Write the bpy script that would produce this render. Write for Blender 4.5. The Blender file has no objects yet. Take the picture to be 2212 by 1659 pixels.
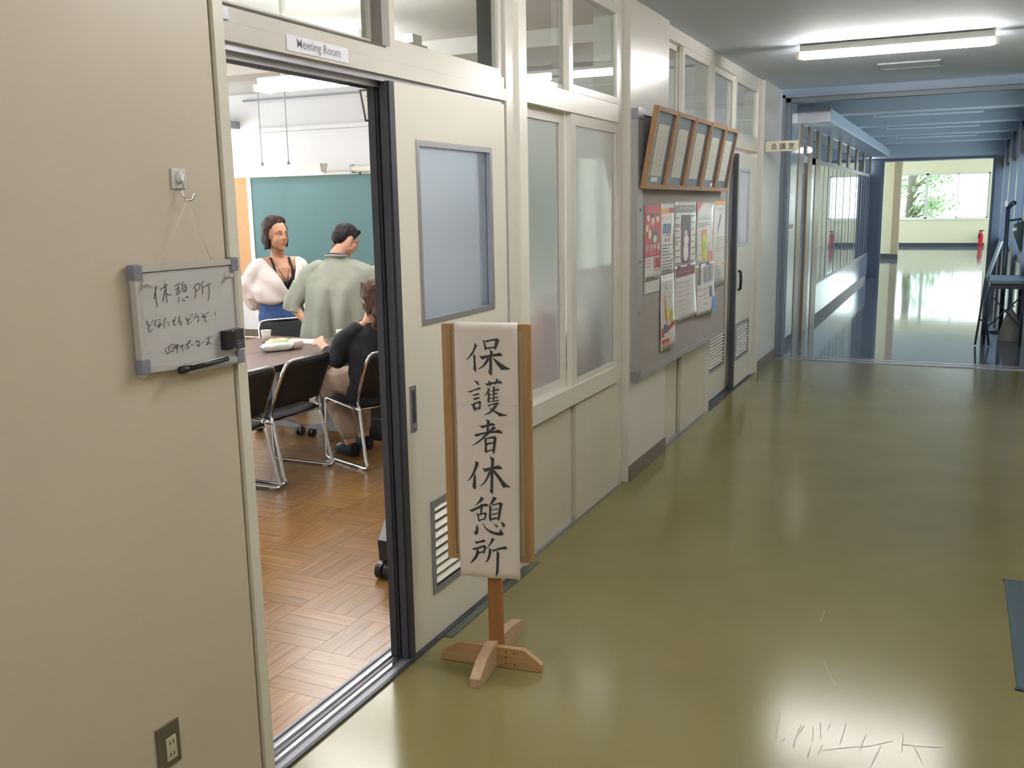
import bpy, bmesh, math, random
from mathutils import Vector, Matrix, noise
SC = bpy.context.scene
COL = SC.collection
# ------------------------------------------------------------------ camera, world, exposure
R_ = (0.905491, 0.422756, -0.017232)
FW_ = (-0.41628827, 0.89057424, -0.18325283)
def _setup_cam():
    f = Vector(FW_).normalized()
    yaw, roll = 0.43726039, -0.01752269
    r0 = Vector((math.cos(yaw), math.sin(yaw), 0)); u0 = r0.cross(f)
    r = r0*math.cos(roll) + u0*math.sin(roll); u = -r0*math.sin(roll) + u0*math.cos(roll)
    cd = bpy.data.cameras.new('camera'); cd.sensor_width = 36; cd.lens = 2050/2212*36
    cd.clip_start = .05; cd.clip_end = 300
    co = bpy.data.objects.new('camera', cd); COL.objects.link(co)
    m = Matrix((r, u, -f)).transposed().to_4x4(); m.translation = (1.74303, 0, 1.65)
    co.matrix_world = m; SC.camera = co
_setup_cam()
SKY = 4.2
ROOM_TUBE = 38.0
HALL_TUBE = 58.0
def _world():
    w = bpy.data.worlds.new('sky'); SC.world = w; w.use_nodes = True
    nt = w.node_tree; nt.nodes.clear()
    out = nt.nodes.new('ShaderNodeOutputWorld'); bg = nt.nodes.new('ShaderNodeBackground')
    tc = nt.nodes.new('ShaderNodeTexCoord'); sp = nt.nodes.new('ShaderNodeSeparateXYZ')
    cr = nt.nodes.new('ShaderNodeValToRGB')
    cr.color_ramp.elements[0].position = .0; cr.color_ramp.elements[0].color = (.88, .95, 1.0, 1)
    cr.color_ramp.elements[1].position = .7; cr.color_ramp.elements[1].color = (.76, .88, 1.0, 1)
    nt.links.new(tc.outputs['Generated'], sp.inputs[0]); nt.links.new(sp.outputs[2], cr.inputs[0])
    nt.links.new(cr.outputs[0], bg.inputs[0]); bg.inputs[1].default_value = SKY
    nt.links.new(bg.outputs[0], out.inputs[0])
_world()
SC.view_settings.view_transform = 'Standard'; SC.view_settings.look = 'None'
SC.view_settings.exposure = 1.22; SC.view_settings.gamma = 1.0; SC.view_settings.use_curve_mapping = False
cy = SC.cycles
cy.max_bounces = 10; cy.diffuse_bounces = 5; cy.glossy_bounces = 5; cy.transmission_bounces = 8; cy.transparent_max_bounces = 16
cy.caustics_reflective = False; cy.caustics_refractive = False
cy.sample_clamp_indirect = 6.0; cy.blur_glossy = .3
# ------------------------------------------------------------------ materials
def lin(c):
    return tuple(((v/255)/12.92 if v/255 <= .04045 else ((v/255+.055)/1.055)**2.4) for v in c)
MATS = {}
def mat(name, col, rough=.5, metal=0, spec=.5, var=0, vscale=6, bump=0, bscale=40, stretch=None, emit=0, coat=0, sheen=0, trans=0, ior=1.45, wear=None):
    if name in MATS: return MATS[name]
    m = bpy.data.materials.new(name); m.use_nodes = True; nt = m.node_tree
    b = nt.nodes['Principled BSDF']; L = nt.links.new
    c = lin(col) + (1,)
    b.inputs['Base Color'].default_value = c
    b.inputs['Roughness'].default_value = rough; b.inputs['Metallic'].default_value = metal
    b.inputs['Specular IOR Level'].default_value = spec; b.inputs['IOR'].default_value = ior
    b.inputs['Coat Weight'].default_value = coat; b.inputs['Coat Roughness'].default_value = .08
    b.inputs['Sheen Weight'].default_value = sheen
    b.inputs['Transmission Weight'].default_value = trans
    m.diffuse_color = c
    if emit:
        b.inputs['Emission Color'].default_value = c; b.inputs['Emission Strength'].default_value = emit
    if var or bump:
        tc = nt.nodes.new('ShaderNodeTexCoord'); mp = nt.nodes.new('ShaderNodeMapping')
        if stretch: mp.inputs['Scale'].default_value = stretch
        L(tc.outputs['Object'], mp.inputs[0])
    if var:
        n = nt.nodes.new('ShaderNodeTexNoise'); n.inputs['Scale'].default_value = vscale; n.inputs['Detail'].default_value = 6
        L(mp.outputs[0], n.inputs[0])
        mx = nt.nodes.new('ShaderNodeMix'); mx.data_type = 'RGBA'
        d = tuple(max(0, x*(1-var)) for x in c[:3]) + (1,); e = tuple(min(1, x*(1+var)) for x in c[:3]) + (1,)
        mx.inputs[6].default_value = d; mx.inputs[7].default_value = e
        rp = nt.nodes.new('ShaderNodeMapRange'); rp.inputs[1].default_value = .3; rp.inputs[2].default_value = .7
        L(n.outputs[0], rp.inputs[0]); L(rp.outputs[0], mx.inputs[0]); L(mx.outputs[2], b.inputs['Base Color'])
    if bump:
        n2 = nt.nodes.new('ShaderNodeTexNoise'); n2.inputs['Scale'].default_value = bscale; n2.inputs['Detail'].default_value = 3
        L(mp.outputs[0], n2.inputs[0])
        bp = nt.nodes.new('ShaderNodeBump'); bp.inputs['Strength'].default_value = bump; bp.inputs['Distance'].default_value = .02
        L(n2.outputs[0], bp.inputs['Height']); L(bp.outputs[0], b.inputs['Normal'])
    MATS[name] = m; return m
def wood(name, c1, c2, rough=.45, axis=1, scale=1.0, per_object=0.0, spec=.5):
    if name in MATS: return MATS[name]
    m = bpy.data.materials.new(name); m.use_nodes = True; nt = m.node_tree; L = nt.links.new
    b = nt.nodes['Principled BSDF']; b.inputs['Roughness'].default_value = rough; b.inputs['Specular IOR Level'].default_value = spec
    tc = nt.nodes.new('ShaderNodeTexCoord'); mp = nt.nodes.new('ShaderNodeMapping')
    s = [55*scale]*3; s[axis] = 3*scale; mp.inputs['Scale'].default_value = s
    oi = nt.nodes.new('ShaderNodeObjectInfo')
    va = nt.nodes.new('ShaderNodeVectorMath'); va.operation = 'SCALE'
    cb = nt.nodes.new('ShaderNodeCombineXYZ'); L(oi.outputs['Random'], cb.inputs[0]); L(oi.outputs['Random'], cb.inputs[1])
    L(cb.outputs[0], va.inputs[0]); va.inputs[3].default_value = 37.0
    ad = nt.nodes.new('ShaderNodeVectorMath'); L(tc.outputs['Object'], ad.inputs[0]); L(va.outputs[0], ad.inputs[1])
    L(ad.outputs[0], mp.inputs[0])
    n = nt.nodes.new('ShaderNodeTexNoise'); n.inputs['Scale'].default_value = 1; n.inputs['Detail'].default_value = 8; L(mp.outputs[0], n.inputs[0])
    cr = nt.nodes.new('ShaderNodeValToRGB'); cr.color_ramp.elements[0].position = .3; cr.color_ramp.elements[1].position = .72
    cr.color_ramp.elements[0].color = lin(c1)+(1,); cr.color_ramp.elements[1].color = lin(c2)+(1,)
    L(n.outputs[0], cr.inputs[0])
    if per_object:
        hs = nt.nodes.new('ShaderNodeHueSaturation')
        mr = nt.nodes.new('ShaderNodeMapRange'); mr.inputs[3].default_value = 1-per_object; mr.inputs[4].default_value = 1+per_object
        L(oi.outputs['Random'], mr.inputs[0]); L(mr.outputs[0], hs.inputs['Value']); L(cr.outputs[0], hs.inputs['Color']); L(hs.outputs[0], b.inputs['Base Color'])
    else: L(cr.outputs[0], b.inputs['Base Color'])
    bp = nt.nodes.new('ShaderNodeBump'); bp.inputs['Strength'].default_value = .06; L(n.outputs[0], bp.inputs['Height']); L(bp.outputs[0], b.inputs['Normal'])
    m.diffuse_color = lin(c2)+(1,)
    MATS[name] = m; return m
def glass_clear(name, tint=(235, 240, 238), gloss_rough=.02, ior=1.5):
    m = bpy.data.materials.new(name); m.use_nodes = True; nt = m.node_tree; nt.nodes.clear(); L = nt.links.new
    o = nt.nodes.new('ShaderNodeOutputMaterial'); tr = nt.nodes.new('ShaderNodeBsdfTransparent'); gl = nt.nodes.new('ShaderNodeBsdfGlossy')
    tr.inputs[0].default_value = lin(tint)+(1,); gl.inputs['Roughness'].default_value = gloss_rough
    fr = nt.nodes.new('ShaderNodeFresnel'); fr.inputs[0].default_value = ior
    gm = nt.nodes.new('ShaderNodeNewGeometry'); bk = nt.nodes.new('ShaderNodeMath'); bk.operation = 'SUBTRACT'; bk.inputs[0].default_value = 1; L(gm.outputs['Backfacing'], bk.inputs[1])
    ml = nt.nodes.new('ShaderNodeMath'); ml.operation = 'MULTIPLY'; L(fr.outputs[0], ml.inputs[0]); L(bk.outputs[0], ml.inputs[1])
    mx = nt.nodes.new('ShaderNodeMixShader'); L(ml.outputs[0], mx.inputs[0]); L(tr.outputs[0], mx.inputs[1]); L(gl.outputs[0], mx.inputs[2]); L(mx.outputs[0], o.inputs[0])
    m.diffuse_color = (.8, .9, .9, .4); return m
def glass_frost(name, tint=(225, 230, 228), rough=.42, milk=.35):
    m = bpy.data.materials.new(name); m.use_nodes = True; nt = m.node_tree; nt.nodes.clear(); L = nt.links.new
    o = nt.nodes.new('ShaderNodeOutputMaterial')
    rf = nt.nodes.new('ShaderNodeBsdfRefraction'); rf.inputs['Roughness'].default_value = rough; rf.inputs['IOR'].default_value = 1.12; rf.inputs[0].default_value = lin(tint)+(1,)
    tl = nt.nodes.new('ShaderNodeBsdfTranslucent'); tl.inputs[0].default_value = lin(tint)+(1,)
    gl = nt.nodes.new('ShaderNodeBsdfGlossy'); gl.inputs['Roughness'].default_value = .06
    fr = nt.nodes.new('ShaderNodeFresnel'); fr.inputs[0].default_value = 1.45
    m1 = nt.nodes.new('ShaderNodeMixShader'); m1.inputs[0].default_value = milk; L(rf.outputs[0], m1.inputs[1]); L(tl.outputs[0], m1.inputs[2])
    gm = nt.nodes.new('ShaderNodeNewGeometry'); bk = nt.nodes.new('ShaderNodeMath'); bk.operation = 'SUBTRACT'; bk.inputs[0].default_value = 1; L(gm.outputs['Backfacing'], bk.inputs[1])
    ml = nt.nodes.new('ShaderNodeMath'); ml.operation = 'MULTIPLY'; L(fr.outputs[0], ml.inputs[0]); L(bk.outputs[0], ml.inputs[1])
    m2 = nt.nodes.new('ShaderNodeMixShader'); L(ml.outputs[0], m2.inputs[0]); L(m1.outputs[0], m2.inputs[1]); L(gl.outputs[0], m2.inputs[2])
    tp = nt.nodes.new('ShaderNodeBsdfTransparent'); m3 = nt.nodes.new('ShaderNodeMixShader'); L(gm.outputs['Backfacing'], m3.inputs[0]); L(m2.outputs[0], m3.inputs[1]); L(tp.outputs[0], m3.inputs[2])
    L(m3.outputs[0], o.inputs[0]); m.diffuse_color = (.8, .85, .85, .6); return m
def lamp_mat(name, col, strength):
    m = bpy.data.materials.new(name); m.use_nodes = True; nt = m.node_tree; nt.nodes.clear()
    o = nt.nodes.new('ShaderNodeOutputMaterial'); e = nt.nodes.new('ShaderNodeEmission'); e.inputs[0].default_value = lin(col)+(1,); e.inputs[1].default_value = strength
    nt.links.new(e.outputs[0], o.inputs[0]); m.diffuse_color = (1, 1, 1, 1); return m
def hall_floor_mat():
    m = mat('hall_vinyl', (126, 119, 77), rough=.18, spec=.36, var=.07, vscale=1.6)
    return m
M = {}
M['cream'] = mat('cream_paint', (205, 195, 179), rough=.42, var=.02, vscale=3, bump=.02, bscale=220)
M['gloss'] = mat('gloss_cream_enamel', (214, 211, 203), rough=.26, var=.02, vscale=4)
M['door'] = mat('door_enamel', (222, 219, 208), rough=.38, var=.015, vscale=4)
M['panel'] = mat('wall_panel_enamel', (207, 201, 187), rough=.3, var=.03, vscale=3)
M['white'] = mat('white_enamel', (232, 230, 222), rough=.3)
M['ceil'] = mat('ceiling_paint', (192, 203, 214), rough=.75)
M['tan'] = mat('tan_seam', (170, 156, 122), rough=.5)
M['dark'] = mat('dark_rubber', (60, 63, 72), rough=.45)
M['black'] = mat('black_plastic', (28, 28, 32), rough=.35)
M['shadowgap'] = mat('grey_gap', (92, 90, 86), rough=.7)
M['alu'] = mat('aluminium', (190, 192, 200), rough=.32, metal=.85)
M['alud'] = mat('grey_metal', (150, 152, 160), rough=.45, metal=.5)
M['chrome'] = mat('chrome', (215, 216, 220), rough=.12, metal=1)
M['base'] = mat('brown_vinyl_skirting', (112, 100, 88), rough=.4)
M['hallfloor'] = hall_floor_mat()
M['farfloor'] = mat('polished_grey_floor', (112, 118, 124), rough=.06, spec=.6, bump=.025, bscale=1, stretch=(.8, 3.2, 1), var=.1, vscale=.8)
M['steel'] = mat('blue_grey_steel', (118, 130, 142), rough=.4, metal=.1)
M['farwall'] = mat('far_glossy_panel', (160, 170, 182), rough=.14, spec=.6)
M['farcream'] = mat('far_cream_paint', (210, 208, 176), rough=.6)
M['brownpost'] = mat('brown_post_paint', (140, 122, 100), rough=.35)
M['glass'] = glass_clear('clear_glass')
M['darkglass'] = mat('dark_reflective_glass', (92, 104, 116), rough=.02, spec=.9, ior=1.7)
M['tintglass'] = glass_clear('tinted_glass', tint=(205, 210, 212))
M['frost'] = glass_frost('frosted_glass', tint=(188, 193, 186), rough=.58, milk=.38)
M['frostdoor'] = glass_frost('frosted_door_glass', tint=(222, 230, 238), rough=.5, milk=.4)
M['roomwall'] = mat('room_white_paint', (226, 224, 226), rough=.6)
M['roomceil'] = mat('room_ceiling_paint', (206, 202, 198), rough=.7)
M['chalk'] = mat('green_chalkboard', (78, 112, 114), rough=.42, var=.05, vscale=2)
M['cork'] = mat('cork', (206, 158, 116), rough=.9, var=.12, vscale=120)
M['parq'] = wood('oak_parquet_y', (136, 98, 54), (160, 118, 68), rough=.26, axis=1, per_object=.09)
M['parqx'] = wood('oak_parquet_x', (136, 98, 54), (160, 118, 68), rough=.26, axis=0, per_object=.12)
M['pine'] = wood('pine_wood_z', (160, 124, 80), (180, 146, 100), rough=.5, axis=2)
M['pinex'] = wood('pine_wood_x', (166, 134, 90), (186, 154, 110), rough=.5, axis=0)
M['piney'] = wood('pine_wood_y', (178, 150, 118), (194, 168, 138), rough=.55, axis=1)
M['frame'] = wood('frame_wood', (148, 110, 78), (170, 132, 98), rough=.4, axis=2)
M['paper'] = mat('white_paper', (228, 222, 218), rough=.7)
M['papergl'] = mat('glossy_poster_paper', (222, 222, 220), rough=.22)
M['ink'] = mat('black_ink', (42, 42, 44), rough=.6)
M['skin'] = mat('skin', (204, 158, 130), rough=.5, var=.05, vscale=14)
M['skin2'] = mat('tanned_skin', (194, 146, 118), rough=.5, var=.05, vscale=14)
M['hair'] = mat('dark_brown_hair', (62, 48, 43), rough=.6, spec=.25, var=.35, vscale=40, stretch=(3, 3, .5))
M['hairb'] = mat('black_hair', (38, 34, 37), rough=.6, spec=.25, var=.3, vscale=60)
M['hairbr'] = mat('chestnut_hair', (80, 58, 47), rough=.55, spec=.3, var=.4, vscale=40, stretch=(3, 3, .5))
M['lip'] = mat('lips', (186, 104, 92), rough=.4)
M['eye'] = mat('eye_dark', (34, 26, 24), rough=.2)
M['eyew'] = mat('eye_white', (226, 220, 214), rough=.3)
M['cardi'] = mat('white_knit', (238, 230, 228), rough=.9, var=.04, vscale=60, bump=.10, bscale=90)
M['jeans'] = mat('blue_denim', (62, 92, 146), rough=.85, var=.22, vscale=18, bump=.15, bscale=200)
M['jeansd'] = mat('navy_waistband', (44, 58, 92), rough=.85)
M['tee'] = mat('grey_green_jersey', (150, 154, 142), rough=.9, var=.04, vscale=30, bump=.1, bscale=160)
M['blackcl'] = mat('black_cotton', (36, 37, 44), rough=.85, var=.15, vscale=20)
M['beige'] = mat('beige_cotton', (176, 156, 140), rough=.85, var=.05, vscale=20)
M['seat'] = mat('black_leatherette', (32, 32, 34), rough=.6, bump=.05, bscale=200)
M['table'] = mat('dark_walnut_laminate', (112, 94, 90), rough=.28, var=.05, vscale=8, stretch=(2, .4, 2))
M['red'] = mat('red_fabric', (178, 30, 42), rough=.8)
M['navy'] = mat('navy_fabric', (34, 44, 62), rough=.8)
M['mat'] = mat('blue_grey_mat', (70, 88, 98), rough=.85, bump=.2, bscale=300)
M['cord'] = mat('cotton_cord', (228, 220, 202), rough=.8)
M['leaf'] = mat('foliage', (120, 146, 100), rough=.7, var=.4, vscale=5)
M['bark'] = mat('bark', (92, 84, 78), rough=.9, var=.2, vscale=8)
# ------------------------------------------------------------------ mesh builder
class MB:
    def __init__(s): s.bm = bmesh.new()
    def quad(s, pts):
        return s.bm.faces.new([s.bm.verts.new(p) for p in pts])
    def box(s, x0, x1, y0, y1, z0, z1):
        v = [s.bm.verts.new(p) for p in ((x0,y0,z0),(x1,y0,z0),(x1,y1,z0),(x0,y1,z0),(x0,y0,z1),(x1,y0,z1),(x1,y1,z1),(x0,y1,z1))]
        for f in ((3,2,1,0),(4,5,6,7),(0,1,5,4),(1,2,6,5),(2,3,7,6),(3,0,4,7)): s.bm.faces.new([v[i] for i in f])
        return s
    def obox(s, c, ax, ay, az, hx, hy, hz):
        c = Vector(c); ax = Vector(ax).normalized()*hx; ay = Vector(ay).normalized()*hy; az = Vector(az).normalized()*hz
        v = [s.bm.verts.new(c+ax*a+ay*b+az*d) for a, b, d in ((-1,-1,-1),(1,-1,-1),(1,1,-1),(-1,1,-1),(-1,-1,1),(1,-1,1),(1,1,1),(-1,1,1))]
        for f in ((3,2,1,0),(4,5,6,7),(0,1,5,4),(1,2,6,5),(2,3,7,6),(3,0,4,7)): s.bm.faces.new([v[i] for i in f])
        return s
    def prism(s, pts, off):
        off = Vector(off); a = [s.bm.verts.new(p) for p in pts]; b = [s.bm.verts.new(Vector(p)+off) for p in pts]; n = len(pts)
        s.bm.faces.new(a[::-1]); s.bm.faces.new(b)
        for i in range(n): s.bm.faces.new((a[i], a[(i+1) % n], b[(i+1) % n], b[i]))
        return s
    def tube(s, pts, r, seg=10, cap=True, closed=False):
        pts = [Vector(p) for p in pts]; n = len(pts); rs = r if isinstance(r, (list, tuple)) else [r]*n
        rings = []; prev = None
        for i, p in enumerate(pts):
            t = (pts[(i+1) % n]-pts[i-1]) if closed else (pts[min(i+1, n-1)]-pts[max(i-1, 0)])
            if t.length < 1e-9: t = Vector((0, 0, 1))
            t.normalize()
            if prev is None:
                a = t.cross(Vector((0, 0, 1)));
                if a.length < .1: a = t.cross(Vector((1, 0, 0)))
            else: a = prev - t*prev.dot(t)
            a.normalize(); prev = a; b = t.cross(a)
            rings.append([s.bm.verts.new(p+(a*math.cos(2*math.pi*k/seg)+b*math.sin(2*math.pi*k/seg))*rs[i]) for k in range(seg)])
        m = n if closed else n-1
        for i in range(m):
            A, B = rings[i], rings[(i+1) % n]
            for k in range(seg): s.bm.faces.new((A[k], A[(k+1) % seg], B[(k+1) % seg], B[k]))
        if cap and not closed: s.bm.faces.new(rings[0][::-1]); s.bm.faces.new(rings[-1])
        return s
    def lathe(s, prof, c, axis='z', seg=24):
        c = Vector(c); rings = []
        for r, h in prof:
            ring = []
            for k in range(seg):
                a = 2*math.pi*k/seg; u, v = r*math.cos(a), r*math.sin(a)
                p = (u, v, h) if axis == 'z' else ((h, u, v) if axis == 'x' else (u, h, v))
                ring.append(s.bm.verts.new(c+Vector(p)))
            rings.append(ring)
        for A, B in zip(rings, rings[1:]):
            for k in range(seg): s.bm.faces.new((A[k], A[(k+1) % seg], B[(k+1) % seg], B[k]))
        s.bm.faces.new(rings[0][::-1]); s.bm.faces.new(rings[-1]); return s
    def ball(s, c, r, scale=(1, 1, 1), seg=12):
        m = Matrix.Translation(c) @ Matrix.Diagonal((r*scale[0], r*scale[1], r*scale[2], 1))
        bmesh.ops.create_uvsphere(s.bm, u_segments=seg, v_segments=max(6, seg*2//3), radius=1, matrix=m); return s
    def grid(s, fn, nu, nv, thick=0):
        V = [[s.bm.verts.new(fn(i/nu, j/nv)) for j in range(nv+1)] for i in range(nu+1)]
        for i in range(nu):
            for j in range(nv): s.bm.faces.new((V[i][j], V[i+1][j], V[i+1][j+1], V[i][j+1]))
        return s
    def poly(s, pts): s.bm.faces.new([s.bm.verts.new(p) for p in pts]); return s
    def bevel(s, w, seg=2):
        bmesh.ops.bevel(s.bm, geom=s.bm.edges[:], offset=w, segments=seg, affect='EDGES', profile=.7, clamp_overlap=True); return s
    def build(s, name, m, parent=None, smooth=False, recalc=True):
        if recalc: bmesh.ops.recalc_face_normals(s.bm, faces=s.bm.faces[:])
        me = bpy.data.meshes.new(name); s.bm.to_mesh(me); s.bm.free()
        me.materials.append(m if not isinstance(m, str) else M[m])
        if smooth:
            for p in me.polygons: p.use_smooth = True
        o = bpy.data.objects.new(name, me); COL.objects.link(o)
        if parent is not None:
            o.parent = parent
            o.matrix_parent_inverse = parent.matrix_world.inverted()
        return o
def tag(o, label=None, cat=None, group=None, kind=None):
    if label: o['label'] = label
    if cat: o['category'] = cat
    if group: o['group'] = group
    if kind: o['kind'] = kind
    return o
def empty(name, loc, label=None, cat=None, group=None, kind=None, rz=0):
    o = bpy.data.objects.new(name, None); COL.objects.link(o); o.empty_display_size = .1
    o.matrix_world = Matrix.Translation(loc) @ Matrix.Rotation(rz, 4, 'Z')
    return tag(o, label, cat, group, kind)
def struct(name, m, *boxes, parent=None):
    b = MB()
    for x in boxes: b.box(*x)
    o = b.build(name, m, parent)
    if parent is None: o['kind'] = 'structure'
    return o
def part(name, m, parent, *boxes, bevel=0, label=None):
    b = MB()
    for x in boxes: b.box(*x)
    if bevel: b.bevel(bevel)
    o = b.build(name, m, parent)
    if label: o['label'] = label
    return o
def text_bm(body, height, bold=0.0, width=None):
    """flat lettering as (verts, faces), lower-left at the origin, scaled to a cap height / total width"""
    c = bpy.data.curves.new('txt', 'FONT'); c.body = body; c.size = 1; c.offset = bold; c.resolution_u = 3
    o = bpy.data.objects.new('txt', c); COL.objects.link(o)
    dg = bpy.context.evaluated_depsgraph_get(); me = bpy.data.meshes.new_from_object(o.evaluated_get(dg))
    vs = [v.co.copy() for v in me.vertices]; fs = [tuple(p.vertices) for p in me.polygons]
    bpy.data.objects.remove(o); bpy.data.curves.remove(c); bpy.data.meshes.remove(me)
    if not vs: return [], []
    x0 = min(v.x for v in vs); x1 = max(v.x for v in vs); y0 = min(v.y for v in vs); y1 = max(v.y for v in vs)
    sy = height/(y1-y0); sx = width/(x1-x0) if width else sy
    return [((v.x-x0)*sx, (v.y-y0)*sy) for v in vs], fs
def put_text(mb, body, fn, u, v, height, bold=0.0, width=None):
    vs, fs = text_bm(body, height, bold, width)
    bv = [mb.bm.verts.new(fn(u+a, v+b)) for a, b in vs]
    for f in fs:
        try: mb.bm.faces.new([bv[i] for i in f])
        except ValueError: pass
def ribbon(mb, pts, w, fn):
    """a pen stroke of even width on the surface fn(u,v)"""
    n = len(pts); L_ = []; R__ = []
    for i, (a, b) in enumerate(pts):
        p0 = pts[max(i-1, 0)]; p1 = pts[min(i+1, n-1)]; dx, dy = p1[0]-p0[0], p1[1]-p0[1]; l = math.hypot(dx, dy) or 1
        nx, ny = -dy/l*w/2, dx/l*w/2
        L_.append(mb.bm.verts.new(fn(a+nx, b+ny))); R__.append(mb.bm.verts.new(fn(a-nx, b-ny)))
    for i in range(n-1): mb.bm.faces.new((L_[i], L_[i+1], R__[i+1], R__[i]))
def smooth_line(pts, k=4):
    """Catmull-Rom through the points"""
    out = []; n = len(pts)
    for i in range(n-1):
        p0, p1, p2, p3 = [Vector(pts[max(0, min(n-1, i+d))]) for d in (-1, 0, 1, 2)]
        for j in range(k):
            t = j/k; out.append(tuple(.5*((2*p1)+(p2-p0)*t+(2*p0-5*p1+4*p2-p3)*t*t+(3*p1-p0-3*p2+p3)*t**3)))
    out.append(tuple(pts[-1])); return out
random.seed(4)
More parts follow.
